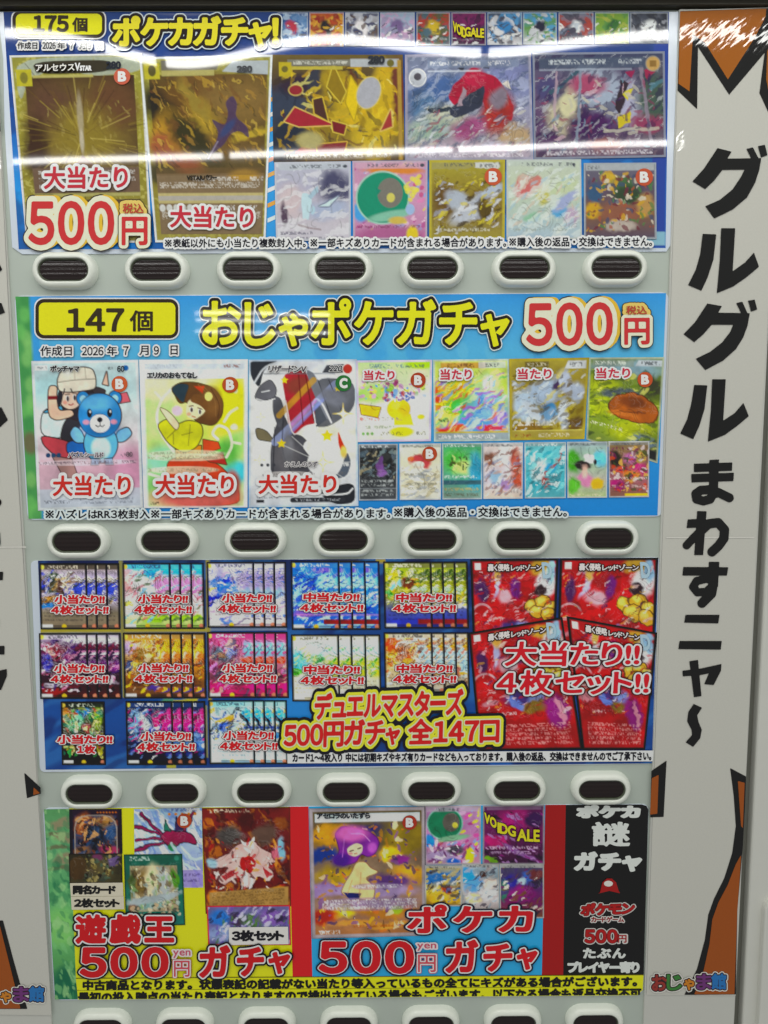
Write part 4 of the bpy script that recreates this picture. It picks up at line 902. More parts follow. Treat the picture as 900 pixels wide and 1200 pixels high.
a.p([(.25, .66), (.60, .66), (.78, .74), (.92, .88), (.92, .985), (.3, .985), (.22, .80)], '#b9553a', K, 1).b(.5, .93, .4, .08, '#c0706a', .9).b(.85, .85, .08, .1, '#a8645c', .6)
a.p([(.58, .54), (.72, .56), (.74, .60), (.58, .64)], '#bb5a34', K, 1).p([(.58, .66), (.76, .63), (.80, .71), (.64, .69)], '#a8443c', K, 1).p([(.32, .60), (.56, .58), (.56, .66), (.32, .67)], '#c08a30', K, 1)
a.p([(.15, .44), (.24, .40), (.34, .44), (.44, .41), (.56, .43), (.58, .50), (.52, .59), (.40, .63), (.28, .58), (.22, .53)], '#bfc02e', K, 1.2).l([(.24, .53), (.33, .47)], 1, K, .7).l([(.38, .51), (.48, .49)], 1, K, .6)
a.p([(.30, .19), (.38, .155), (.52, .155), (.68, .19), (.77, .28), (.76, .38), (.68, .45), (.52, .42), (.46, .36), (.44, .28), (.36, .30)], '#6b4f34', K, 1.1).p([(.28, .20), (.36, .16), (.46, .17), (.42, .24), (.40, .30)], '#3a4a54', K, 1).b(.66, .28, .1, .1, '#7d5f3e', .9).p([(.50, .18), (.60, .18), (.58, .23)], '#b0522e')
a.p([(.43, .29), (.50, .25), (.62, .30), (.60, .36), (.50, .41), (.42, .38)], '#e0cfae').p([(.45, .28), (.52, .22), (.63, .28), (.62, .36), (.56, .31)], '#7a5a3a').e(.475, .338, .016, .019, '#e9e4d8').e(.553, .352, .016, .019, '#e9e4d8').e(.476, .340, .011, .016, '#4a3a30').e(.554, .354, .011, .016, '#4a3a30').l([(.455, .316), (.49, .312)], 1.1, '#4a3426').l([(.535, .326), (.572, .336)], 1.1, '#4a3426').l([(.48, .383), (.51, .390)], 1.2, '#a0604c').b(.45, .368, .022, .012, '#dca890', .8)
a.l([(.60, .19), (.70, .27), (.70, .38)], 1, '#8d6f4c', .8).l([(.54, .17), (.64, .24)], 1, '#8d6f4c', .7).l([(.66, .20), (.74, .30), (.72, .40)], 1, '#4c3722', .7).l([(.30, .50), (.30, .57)], 1, K, .6).l([(.46, .44), (.44, .58)], 1, K, .5).e(.635, .25, .036, .030, '#dcd08c')
a.p([(.17, .32), (.24, .34), (.30, .38), (.36, .44), (.33, .48), (.26, .42)], '#dccbb0', K, .8).b(.34, .345, .05, .035, '#cdb9c4', .5)
for v in (.635, .66, .745): a.fine(v, .05, .78 if v < .7 else .72, 6, '#8a8470', '#d5d6c0', .75)
a.r(-.1, -.1, 1.1, .13, '#ccd0d2').r(.03, .03, .97, .065, '#bcc3ca', .8).fine(.045, .05, .35, 7, '#a2a8b0', al=.6).fine(.045, .78, .93, 5, '#8a5a50')
X = a.U0; a.mix(np.clip((.055 - X) * 40, 0, 1), '#cdd2d6').mix(np.clip((X - .955) * 40, 0, 1), '#cdd2d6').mix(np.clip((a.V0 - .985) * 70, 0, 1), '#cfd4d8')
a.fine(.968, .07, .15, 5, '#2f2a26').punch(1.15, 1.25).grain(.07); c2 = a.build('card_picture', t2, z=.0029)
lettering(t2, 'card_lettering', [(('エリカのおもてなし', 172.5, 231, 436.5, 443, [(.35, '#2b2c32')]), dict(gap=.1))], c2)
badge(t2, c2, 269.7, 451, 9.4, col='#b34e28')
q = [(291.5, 421.5), (418, 421), (420, 593), (291.5, 594.5)]
a = Art(q, 82)
a.g('#c9ccd2', '#d0d2d4', '#d6d6d2', '#cfd0d2', '#c4c8ce').warp(3, .03).b(.3, .3, .3, .2, '#dcdcd8', 1).b(.75, .55, .3, .14, '#dedacb', 1)
a.flat()
K = '#2f3034'
a.p([(.62, .12), (.98, .14), (.98, .34), (.74, .46), (.60, .46), (.60, .30)], '#5f6168', al=.95).p([(.30, .10), (.52, .06), (.62, .24), (.62, .44), (.52, .45), (.40, .53), (.36, .42), (.34, .28)], '#a83a44')
a.b(.47, .18, .12, .06, '#8a4a40', .8).p([(.52, .06), (.62, .10), (.74, .38), (.72, .42), (.60, .24)], '#7d8088').l([(.62, .44), (.58, .32), (.62, .26), (.68, .30), (.76, .43)], 2.2, '#cfd0d4').p([(.60, .30), (.64, .29), (.72, .41), (.62, .46)], '#565a62')
a.p([(.20, .58), (.26, .42), (.32, .36), (.40, .50), (.50, .52), (.58, .60), (.52, .72), (.62, .80), (.20, .82)], '#54545a').b(.34, .66, .12, .1, '#6a686c', 1).p([(.22, .24), (.30, .26), (.34, .38), (.28, .48), (.22, .36)], '#5d5e64').p([(.48, .58), (.66, .48), (.82, .52), (.92, .62), (.84, .72), (.68, .72), (.56, .66)], '#dcdad4')
a.p([(.06, .46), (.16, .48), (.24, .56), (.16, .55), (.08, .54)], '#77705a', K, .8).p([(.90, .62), (.94, .70), (.90, .80), (.74, .82), (.84, .76)], '#5c6470').p([(.10, .18), (.20, .13), (.26, .20), (.24, .26), (.12, .28), (.05, .26)], '#6a6a70', K, .8)
a.l([(.24, .56), (.80, .17)], 9, '#a9b4dc', .55).l([(.30, .56), (.76, .22)], 4, '#8f9ad8', .6).l([(.28, .38), (.60, .14)], 7, '#c09a44', .75).l([(.40, .44), (.62, .28)], 3, '#c98ad0', .5)
a.p([(.82, .48), (.86, .56), (.90, .62), (.86, .66), (.82, .57)], '#b9462c').b(.87, .63, .03, .04, '#dcc070', .8)
def star(cx, cy, r, c, n=5, k=.45):
    return a.p([(cx + (r if i % 2 == 0 else r * k) / a.w * math.cos(math.pi * i / n - 1.57), cy + (r if i % 2 == 0 else r * k) / a.h * math.sin(math.pi * i / n - 1.57)) for i in range(2 * n)], c)
a.l([(.34, .28), (.40, .53), (.52, .45), (.62, .44)], 1.4, '#d8d2d0').l([(.46, .10), (.50, .44)], 1.2, '#6a2028').l([(.52, .08), (.60, .42)], 1.2, '#6a2028').l([(.24, .46), (.22, .80)], 1, '#33343a').l([(.32, .38), (.30, .62), (.40, .78)], 1, '#3a3a42').l([(.64, .14), (.76, .40)], 1, '#3f4148').l([(.74, .14), (.86, .36)], 1, '#3f4148').l([(.12, .22), (.19, .21)], 1.4, '#c9cacc').l([(.07, .265), (.16, .285), (.24, .265)], 1.2, '#d0d0d2').b(.36, .60, .05, .12, '#77777c', .9).b(.78, .26, .14, .05, '#797b84', .9, 30)
for t in range(7): a.l([(.66 + .1 * math.cos(t), .70 + .05 * math.sin(t * 1.3)), (.66 + .4 * math.cos(t), .70 + .2 * math.sin(t * 1.3))], 1, '#efe9d8', .5)
star(.33, .14, 5, '#d9c52c'); star(.72, .52, 8, '#dbc830'); star(.30, .57, 6, '#d4bd2c'); star(.82, .20, 4, '#cdbd50')
for cx, cy, r in ((.87, .37, 16), (.68, .70, 17), (.11, .39, 6), (.10, .68, 8), (.40, .86, 5)): star(cx, cy, r, '#e2c77e', 4, .12); star(cx, cy, r * .55, '#f2ecd8', 4, .2)
a.p([(.0, .0), (.30, .0), (.14, .06), (.10, .20), (.02, .12)], '#3c3f46').l([(.05, .16), (.14, .05), (.3, .01)], 2.2, '#c3c6ca').p([(.72, .04), (.92, .03), (.94, .09), (.68, .09)], '#4c4e54').r(.14, .092, .80, .1, '#7a7c82', .7)
a.e(.915, .065, .042, .032, '#a8443c', 0, '#d0c8c4').p([(.62, .90), (.90, .84), (.97, .86), (.97, .98), (.78, .99)], '#33353b').l([(.40, .955), (.86, .955)], 5.5, '#3a3c42').l([(.6, .92), (.9, .92), (.95, .88)], 2, '#d3d5d8')
a.fine(.955, .42, .84, 4, '#b9bcc2'); a.r(.07, .95, .14, .97, '#3a3a3e').fine(.935, .07, .3, 4, '#8b8d94').fine(.925, .4, .5, 3, '#77797e')
for k in range(3): a.e(.12 + .055 * k, .715, .014, .011, '#45464c')
a.fine(.78, .12, .6, 5, '#77706e', '#d4d0ce', .7); a.fine(.715, .84, .92, 6, '#dcdcd8'); a.fine(.775, .82, .92, 6, '#6a6a6e')
a.border(2, '#b4c4d4', .9).punch(1.1, 1.2).grain(.07); c3 = a.build('card_picture', t2, z=.0026)
lettering(t2, 'card_lettering', [(('リザードンV', 314, 358, 428.5, 436.5, [(1.0, '#d3d2d0'), (.25, '#44424a')]), dict(gap=.06, skew=.15)), (('220', 386, 400, 428.5, 435, [(.9, '#e2e2e2'), (.3, '#33343a')]), dict(gap=.08, skew=.2)), (('かえんのうず', 334, 372, 541, 547, [(.9, '#c9c6c6'), (.1, '#4a4850')]), dict(gap=.12))], c3)
badge(t2, c3, 402.5, 449, 9.4, 'C', '#2f7038')
for cc, x0, x1, yt, yb in ((c1, 62.5, 152.5, 558, 581), (c2, 182.5, 273.5, 557.5, 580), (c3, 303.5, 393.5, 557, 578.5)):
    prize(t2, cc, '大当たり', x0, x1, yt, yb, 4.2, '#c4332c', -1, .75, '#dfdcdc')
# middle row
a = Art([(417, 422.5), (506.5, 421.5), (505, 517), (419, 518)], 83)
a.g('#b9cf9a', '#d6dac4', '#d9d8da', '#d8dcc8').warp(3, .06).b(.2, .42, .25, .12, '#a9c97c', .8).spl(['#9cc45a', '#c49ac4', '#d6cf6a', '#7aa85a', '#a04a7c', '#6d9ad0'], 42, (.05, .25, .92, .5), (1.2, 3.6), 1.5).b(.8, .55, .18, .14, '#d6d2e2', .8)
a.flat().e(.56, .60, .15, .12, '#d9c63a', 0, '#c6b87a', .8).p([(.50, .66), (.72, .66), (.76, .80), (.50, .80)], '#dbc95a').p([(.04, .54), (.32, .58), (.28, .70), (.06, .66)], '#d6c42c', '#8a6a2c', 1).b(.52, .56, .06, .05, '#e6d86a', .8).b(.6, .88, .16, .06, '#d3d23a', .5).b(.86, .70, .05, .03, '#d9c85a', .6)
a.spl(['#7a5a94', '#4f6aa4', '#a8524c', '#d8d2da'], 18, (.38, .40, .78, .50), (1.5, 3), 1.4)
a.fine(.72, .04, .3, 5, '#b0442c'); a.fine(.72, .32, .6, 5, '#8a8a7a'); a.fine(.82, .1, .5, 5, '#8f9a86'); a.fine(.90, .32, .62, 6, '#6a6a62'); a.fine(.90, .80, .92, 6, '#4c4c4c')
for k in range(3): a.e(.08 + .06 * k, .9, .02, .018, '#7aa46a')
a.b(.85, .05, .2, .06, '#a9c83c', .8).fine(.07, .18, .66, 7, '#5f7a94'); a.fine(.075, .66, .9, 6, '#5a6470'); a.ink(.35).border(2.4, '#c3b9d2', .9).punch(1.2, 1.25).grain(.07); d1 = a.build('card_picture', t2, z=.0029); badge(t2, d1, 490, 445.5, 8.9, col='#a8432a')
a = Art([(507.5, 421.5), (596, 420.5), (598, 516.5), (508.5, 517.5)], 84)
a.g('#b9c47c', '#b4c46a', '#9cc08a', '#a4b4c8').warp(6, .06, 1, .3).b(.08, .42, .16, .14, '#c0452c', .9).b(.3, .35, .25, .16, '#d4bc2a', .9).b(.15, .66, .2, .12, '#c4cc28', .8).b(.42, .58, .25, .14, '#5cae58', 1).b(.7, .35, .2, .16, '#b9cf9a', .8).b(.72, .6, .25, .2, '#8fb4dc', 1).b(.5, .82, .3, .12, '#6a9cd8', .9).b(.85, .7, .12, .1, '#a48ac8', .8).b(.25, .85, .2, .05, '#d06a4c', .7).b(.75, .84, .2, .04, '#c4566a', .7).b(.72, .3, .08, .08, '#d9dedc', .6)
a.noise('#d9d8a4', .12, .55, .55, (.5, 2), -35).noise('#4f7ad0', .14, .6, .5, (.5, 2.2), -40, (.5, .4, .95, .85)).spl(['#e2d84a', '#c44a3c', '#5fb47c', '#7a9ae0', '#b06ac4', '#dcdcd0'], 60, (.02, .2, .97, .86), (1, 3), 4, -38, .6)
a.flat(); a.r(.1, .04, .7, .11, '#b4703c', .6); a.fine(.075, .18, .55, 7, '#6b4a3a'); a.r(.6, .03, .96, .11, '#c4cacc', .7); a.fine(.075, .68, .88, 6, '#4a4e56'); a.r(.02, .88, .98, .90, '#b4a85a'); a.r(.02, .90, .98, 1, '#9aa4a8').fine(.945, .06, .8, 7, '#d9dcdc'); a.fine(.74, .06, .2, 6, '#4a3a2a'); a.ink(.5).border(2, '#b0bcb8').punch(1.2, 1.25).grain(.12); d2 = a.build('card_picture', t2, z=.0026)
a = Art([(596.5, 420.5), (690.5, 419), (685, 514.5), (597.5, 516)], 85)
a.g('#a3974a', '#9a8a40', '#8f8038', '#a89c48').warp(5, .05, 1, .3).b(.2, .58, .18, .2, '#b3c4d4', .5).b(.45, .40, .2, .14, '#a9b9cc', .6).b(.35, .66, .22, .08, '#c4ccd4', .5, 25).b(.72, .30, .09, .16, '#b4bccc', .5, -15).b(.86, .42, .1, .12, '#aab4c4', .6).b(.55, .6, .08, .08, '#4f84b0', .5).b(.55, .66, .12, .08, '#7aa0c0', .8).b(.72, .7, .06, .2, '#b9c0c8', .6).b(.86, .8, .12, .08, '#6a5430', .8).b(.6, .32, .05, .06, '#4c3c5c', .6).b(.25, .85, .3, .06, '#8a6e34', .8)
a.spl(['#c9ba4a', '#d2d8e0', '#7a6428', '#9aa4b4', '#57482c'], 70, (.03, .15, .97, .88), (1, 3.2), 3, -30, .6)
a.flat(); a.r(.2, .04, .5, .11, '#5c5030', .8).fine(.075, .22, .5, 6, '#cfcab0'); a.p([(.74, .03), (.98, .03), (.98, .13), (.70, .13)], '#c9ccce').fine(.08, .76, .92, 7, '#33363c'); a.fine(.80, .1, .6, 7, '#d9d6c8'); a.r(.02, .88, .98, .895, '#c4bc6a'); a.r(.02, .895, .98, 1, '#a3954e').fine(.945, .06, .28, 7, '#8a3c2c'); a.fine(.945, .38, .8, 7, '#d2cdb4'); a.ink(.7, (.05, .15, .95, .85)).border(3, '#a89a44').punch(1.1, 1.1).grain(.12); d3 = a.build('card_picture', t2, z=.0029)
a = Art([(690.5, 419), (778.5, 418.5), (770.5, 543), (687, 515)], 86)
a.g('#6d7a5c', '#7a8a40', '#8a9c3c', '#7c8a54').warp(5, .05, 1, .3).b(.5, .12, .5, .08, '#8aa0a8', 1).b(.85, .3, .16, .12, '#4a4c3c', .9).b(.2, .32, .25, .1, '#a9b43c', .9).b(.2, .55, .2, .1, '#b0bc34', .9).b(.6, .75, .3, .1, '#a4ac34', .9, -20).b(.8, .85, .2, .08, '#7a8894', .9).b(.45, .38, .3, .05, '#5a6468', .7, -10)
a.spl(['#bcc444', '#6a7c34', '#8f9c4c', '#4c5a3c', '#c9c878'], 80, (0, .15, 1, .95), (1, 3.4), 3.2, -25, .65).flat().warp(3, .1)
a.p([(.28, .55), (.38, .42), (.60, .35), (.80, .40), (.98, .52), (.96, .60), (.70, .66), (.42, .66)], '#a3673a', '#5c3c28', 1.2).b(.62, .46, .2, .06, '#80502f', .8).b(.5, .6, .2, .03, '#b87a48', .8).l([(.45, .58), (.8, .56)], 1.5, '#6a4228', .7)
a.flat(); a.r(.05, .03, .6, .1, '#8c9488', .6); a.fine(.06, .08, .5, 7, '#d0d4cc'); a.p([(.66, .03), (.98, .03), (.98, .09), (.62, .09)], '#b0b6ba').fine(.06, .7, .95, 6, '#3c4044'); a.fine(.77, .05, .5, 6, '#dadcc8'); a.b(.9, .95, .2, .06, '#3a3a3a', .5); a.ink(.6, (.05, .15, .95, .85)).border(2, '#a3aa98').punch(1.15, 1.25).grain(.13); d4 = a.build('card_picture', t2, z=.0024); badge(t2, d4, 756, 444.8, 8.9, col='#bc5230')
for cc, x0, x1, yt, yb in ((d1, 427, 462, 434.5, 445.3), (d2, 516.5, 552.5, 433, 445), (d3, 607, 646, 432.5, 444.3), (d4, 699, 738, 431.5, 443.2)): prize(t2, cc, '当たり', x0, x1, yt, yb, 2.4, '#c0394a', -.5, .45, '#e0dada')
# small row
SMALL = [(420, 466, '2'), (468, 517, 'b'), (518, 565.5, 'g'), (566, 613, 'w'), (614.5, 663.5, 'c'), (664.5, 712, 'm'), (713, 761, 'v')]
for i, (x0, x1, k) in enumerate(SMALL):
    yt = 520.5 - i * .55; yb = 586.5 - i * .6
    a = Art([(x0, yt), (x1, yt - .4), (x1 - .5, yb - .4), (x0 + .5, yb)], 90 + i); W_ = lambda: a.warp(4, .08, 1, .3)
    if k == '2':
        a.g('#4a4c4e', '#3f4040', '#44464a', '#55585c'); W_().spl(['#7d8a8c', '#a8a088', '#2c2e30', '#5c6a74'], 40, (0, .1, 1, .6), (1, 3), 2.5, -40).b(.58, .40, .10, .10, '#7a5a8c', .7).b(.64, .52, .14, .06, '#8a6a9c', .7).b(.6, .28, .06, .08, '#6f5580', .6); a.flat()
        for v in (.66, .73, .83, .9): a.fine(v, .05, .9, 4, '#b4b8b8')
        a.r(.0, .78, 1, .80, '#7c8084')
    if k == 'b':
        a.g('#d3d2c4', '#d0cdb9', '#cfccbc', '#c9c9c0'); W_().b(.5, .32, .26, .12, '#b4585c', .5, 15).b(.45, .38, .12, .06, '#d9d4c8', .6).b(.27, .28, .08, .06, '#c4764a', .5).spl(['#dad8d0', '#b9b39a', '#a8acb0'], 40, (0, .45, 1, 1), (1, 3), 3, -20); a.flat()
        for v in (.55, .72, .8): a.fine(v, .1, .9, 4, '#8c8a7c')
    if k == 'g':
        a.g('#4f9a70', '#7ab484', '#5f9c8c', '#8a9c94'); W_().b(.3, .3, .3, .2, '#5cae58', 1).b(.55, .45, .3, .14, '#b9cf84', .9).b(.85, .5, .2, .3, '#4f9cb4', .9).p([(.22, .30), (.5, .36), (.56, .44), (.3, .38)], '#7a8a4c').spl(['#4a5a38', '#c4ce94'], 8, (.2, .25, .6, .45), (1, 2), 3); a.flat().r(0, .66, 1, .74, '#4a6a74'); a.fine(.60, .05, .9, 5, '#d2dad4'); a.fine(.82, .05, .9, 5, '#b4a878'); a.fine(.92, .05, .9, 5, '#6a6a5a')
    if k == 'w':
        a.g('#d0c8c4', '#cfc4c4', '#c9c4cc', '#c9bcae'); W_().b(.2, .30, .2, .14, '#8f6a5c', .6).b(.42, .28, .14, .12, '#dcdcdc', .5).b(.8, .3, .14, .2, '#b4685a', .8).b(.85, .6, .14, .2, '#b0604c', .8).b(.35, .62, .2, .1, '#9ab4c8', .7).b(.55, .75, .14, .1, '#a48ab0', .8).spl(['#dcd8d6', '#7c5a54', '#c4a090', '#8a90a8'], 50, (0, .1, 1, .95), (1, 2.8), 3, -40, .6); a.flat()
    if k == 'c':
        a.g('#7ab0b4', '#6fb4bc', '#5faab4', '#6aa4ac'); W_().b(.35, .5, .2, .2, '#cfdcdc', .8).b(.62, .45, .14, .1, '#3f9cc0', .6).l([(.88, .22), (.55, .55)], 4.5, '#a8443c', .9).b(.52, .72, .12, .12, '#a85a54', .7).spl(['#cfe0e0', '#3f9aa8', '#8cc8cc', '#4a7a84'], 50, (0, .1, 1, .95), (1, 3), 3, -40, .7); a.flat(); a.fine(.58, .25, .8, 4, '#dfe6e6'); a.fine(.75, .25, .8, 4, '#dfe6e6')
    if k == 'm':
        a.g('#a4b4b8', '#9cb49c', '#a9a8a0', '#9fae84'); W_().b(.15, .35, .2, .2, '#58a03c', .6).b(.85, .3, .2, .14, '#7ac0d8', .8).b(.4, .42, .18, .08, '#3a3436', .6).b(.55, .28, .14, .09, '#d6cfd4', .4).b(.7, .36, .06, .06, '#3c3638', .6).b(.45, .66, .2, .12, '#c48aa8', .7).b(.75, .72, .16, .1, '#c4a83a', .6).b(.15, .78, .16, .14, '#6cae4c', .8).b(.45, .52, .1, .1, '#d2b4a8', .7); a.flat(); a.fine(.95, .05, .9, 4, '#c4bcac')
    if k == 'v':
        a.g('#8a7c5c', '#8a6a5c', '#9c6a74', '#8a6a5a'); W_().b(.15, .3, .14, .14, '#3c3834', .7).b(.5, .28, .16, .1, '#b47aa4', .7).b(.75, .5, .2, .14, '#b0487c', .8).b(.3, .5, .16, .08, '#c4583c', .7).b(.2, .76, .2, .1, '#a8407c', .8).b(.55, .62, .2, .1, '#c48a4c', .7).b(.8, .28, .12, .1, '#a89a5c', .8).spl(['#d2b06a', '#7a3a5c', '#4c5a3c', '#cfc4c4', '#c45a3c'], 60, (0, .1, 1, .9), (1, 2.8), 2, None, .75); a.flat(); a.r(.4, .93, .98, .98, '#c9b82c'); a.fine(.66, .05, .95, 4, '#d9ccc8'); a.fine(.8, .05, .95, 4, '#d0c0bc')
    a.flat().r(0, .0, 1, .07, '#8c9296', .5); a.fine(.05, .08, .8, 4, '#d4d8d8' if k in '2gc' else '#5c6066'); a.ink(.8, (.06, .1, .94, .9)).border(1.3, '#b4b8bc', .85).punch(1.15, 1.25).grain(.12)
    c = a.build('card_picture', t2, z=.0032)
    if k == 'b': badge(t2, c, 503.5, 532, 8.7, col='#b04a2c')
nb = lambda s, a, b, t, d, sl=0: ((s, a, b, t, d, [(2.5, '#cfd9e2'), (.32, '#22222a')]), dict(slant=sl, z=.0052))
lettering(t2, 'notice_lettering', [nb('※ハズレはRR3枚封入※一部キズありカードが含まれる場合があります。', 53.5, 457, 597.2, 608, -1), nb('※購入後の返品・交換はできません。', 462, 664, 594.8, 606, -.6)])

# ------------------------------------------------------------------ poster 3
t3 = Thing('poster', 'dark blue poster crowded with fanned sets of cards and four big red cards', 'poster', px_base(400, 900), 'price posters in the machine windows')
plate('plastic_sleeve', M_SLEEVE, rquad([(35.5, 657), (774, 653), (765.5, 895), (46.5, 905)], 7), -.0002, .0016, t3)
a = Art([(44.5, 657), (771.5, 653.5), (764, 894.5), (53.5, 902)], 101, 1.6)
a.g('#22305c', '#24437c', '#24509a', '#24509c', '#1f4488').warp(8, .02).noise('#3672b8', .02, .52, .6, (.6, 2), -30).noise('#1c2f66', .03, .55, .6, (.6, 2), -30)
a.flat().r(-.1, .325, .27, .345, '#b4a634').r(.27, .33, .40, .342, '#8fa0b4', .7).r(.27, 0, .276, .68, '#a4983c').r(.13, .0, .136, .66, '#8f8a4c').p([(.20, .68), (.255, .66), (.225, .82), (.205, .79)], '#c2bd3a').p([(.188, .69), (.20, .66), (.215, .665), (.20, .73)], '#5aa080').l([(.15, .70), (.19, .9)], 2, '#2c5cac').r(.545, 0, .56, .02, '#b09a3c').r(.44, .01, .52, .02, '#b09a3c')
a.r(.20, .975, .215, 1, '#b4ae3c').r(.26, .7, .268, .95, '#b4ae3c', .6).b(.42, .72, .06, .1, '#2f86d4', .6).b(.75, .93, .02, .2, '#2a62b8', .5).grain(.06).build('printed_sheet', t3, z=.0019)

def dm(paint, head='#b9bcc0', num='#d2d4d2', base=None, ht='#4a4c52'):
    def fn(a):
        paint(a); a.flat(); a.ink(1.0, (.04, .11, .97, .64))
        a.r(.0, .0, 1, .095, head, .85); a.fine(.06, .18, .8, 5.5, ht); a.e(.06, .06, .045, .036, '#c9b87a')
        if base: a.r(0, .66, 1, .93, base, .55)
        for v in (.70, .75, .80, .86): a.fine(v, .06, .9, 3.4, '#3f3c40', al=.45)
        a.r(.02, .925, .26, .985, num, .9).r(.26, .94, 1, .96, '#2a2a30', .6); a.e(.50, .955, .05, .035, '#b9a85a'); a.e(.93, .955, .05, .035, '#b08a7a')
        a.punch(1.35, 1.6); a.border(2.3, '#15151c').grain(.13)
    return fn
def s11(a): a.g('#8c8478', '#b4aec0', '#b9b3c4', '#8a8478', '#857c70').warp(5, .06, 1.3, .3).b(.3, .3, .22, .14, '#4c5a48', .6).b(.45, .36, .1, .1, '#6a5048', .7).b(.15, .32, .1, .1, '#5f6ab0', .6).b(.6, .3, .1, .1, '#d2c4b4', .6).b(.2, .55, .3, .05, '#c09a50', .7, -10).b(.85, .4, .14, .12, '#5f6cb4', .7, -40).b(.8, .22, .08, .05, '#d8d4c8', .5).b(.15, .65, .2, .05, '#4f86b0', .7).spl(['#d6d2d8', '#5a62a8', '#7a6a5c', '#3a4440', '#b49a68'], 55, (0, .12, 1, .62), (1, 2.8), 3, -35, .75)
def s12(a): a.g('#7ab8dc', '#b0c8d6', '#d2b9c0', '#cfc9c0', '#9cb46c').warp(5, .06, 1.3, .3).b(.15, .3, .14, .2, '#d8a8a8', .8).b(.45, .35, .3, .12, '#dde2e2', .7).b(.85, .35, .2, .12, '#c9a0c0', .8).b(.3, .55, .3, .06, '#c9c4c0', .7).b(.1, .60, .1, .03, '#d0b84c', .5).b(.7, .85, .3, .07, '#a0bc58', .8).b(.75, .14, .3, .06, '#58b0dc', .8).spl(['#e2e0dc', '#b47c88', '#8ab0c8', '#6a7a64', '#dccfc4'], 60, (0, .12, 1, .9), (1, 2.6), 3.5, -40, .75)
def s13(a): a.g('#c9c4d2', '#b4b4cc', '#cfcad6', '#d6d0d2', '#d2c6cc').warp(5, .06, 1.3, .3).b(.35, .38, .25, .12, '#4f86cc', .6).b(.12, .6, .25, .07, '#2f50a8', .5, -15).b(.45, .3, .1, .05, '#2f62b4', .6).b(.85, .3, .2, .14, '#b0a8c4', .8).b(.8, .5, .2, .07, '#a0b4dc', .7).b(.1, .44, .1, .03, '#d0c08a', .5).b(.45, .88, .12, .05, '#7a90c8', .7).l([(.0, .64), (1, .50)], 2, '#3a3040', .7).l([(.3, .98), (1, .86)], 2, '#3a4468', .6).spl(['#dedae2', '#8a90c0', '#5a86c8', '#b0a0b4'], 45, (0, .12, 1, .9), (1, 2.4), 3.5, -30, .7)
def s14(a): a.g('#4f78b8', '#5f9cd0', '#5a96d0', '#3f78bc', '#5a8ac4').warp(5, .06, 1.3, .3).b(.3, .35, .25, .16, '#2f6ab4', .7).b(.7, .28, .25, .14, '#a4c4dc', .8).b(.5, .6, .4, .06, '#8fb8dc', .8).b(.6, .10, .2, .05, '#8a7cc0', .7).b(.3, .8, .4, .05, '#8a7ab8', .6).noise('#bcd4e6', .14, .56, .7, (.5, 2), -35).spl(['#2a5cac', '#cfe0ea', '#3f86cc', '#7a7cc4'], 55, (0, .1, 1, .95), (1, 2.6), 4, -40, .75).flat().r(.66, .85, 1, .92, '#8a2434').r(.1, .77, 1, .80, '#c49ab4', .5)
def s15(a): a.g('#9aa848', '#a4aa5c', '#9c9c50', '#6a70a0', '#5560a0').warp(5, .06, 1.3, .3).b(.25, .3, .2, .14, '#c4b43c', .7).b(.3, .34, .18, .05, '#9cc8cc', .5, -20).b(.55, .32, .14, .1, '#7a5434', .6, -40).b(.12, .48, .12, .07, '#5aa458', .7).b(.85, .2, .16, .08, '#6a7a34', .6).b(.8, .42, .2, .05, '#b4c4b0', .6).b(.5, .55, .4, .06, '#b4a85c', .7).b(.4, .9, .3, .06, '#5a60a8', .7).b(.8, .68, .3, .03, '#c4c4cc', .6).spl(['#c9d06a', '#4f6a34', '#c4a04c', '#d0d8c0', '#7a8a3c'], 55, (0, .12, 1, .68), (1, 2.6), 3, -35, .75).flat().r(.7, .86, 1, .935, '#8f2430')
def s21(a): a.g('#b9b4c0', '#6a4a68', '#4c2f4c', '#48283c', '#5a2434').warp(5, .06, 1.3, .3).b(.3, .3, .2, .14, '#a04c5c', .7).b(.25, .3, .08, .06, '#d2b8b0', .6).b(.15, .45, .1, .14, '#5a58a0', .6).b(.6, .45, .12, .2, '#8f3f78', .7).b(.85, .32, .16, .1, '#4f2458', .7).b(.8, .12, .3, .04, '#d4d2d8', .6).b(.85, .5, .15, .08, '#7a3a80', .7).b(.5, .78, .4, .03, '#c4c0c8', .7, -8).b(.3, .9, .3, .05, '#8a2434', .7).spl(['#c9a0b4', '#7a2f4c', '#d8d2d8', '#2c1c30', '#5c3a7c'], 60, (0, .12, 1, .9), (1, 2.6), 3.5, -40, .75)
def s22(a): a.g('#c4a44c', '#b4a080', '#c09a4c', '#8a6e4c', '#6c5444').warp(5, .06, 1.3, .3).b(.15, .25, .2, .1, '#b4a4bc', .8).b(.4, .36, .2, .1, '#8a7438', .6).b(.85, .28, .2, .16, '#d6b43c', .8).b(.85, .4, .14, .1, '#c48434', .6, -40).b(.1, .5, .12, .08, '#5f6a8c', .7).b(.3, .50, .1, .05, '#d0c088', .6).b(.5, .75, .4, .08, '#6f5038', .8).b(.75, .85, .25, .05, '#6a5a94', .6).spl(['#dcc45c', '#8f6c34', '#c4b4a4', '#5c4634', '#a87838'], 60, (0, .12, 1, .9), (1, 2.6), 3, -40, .75)
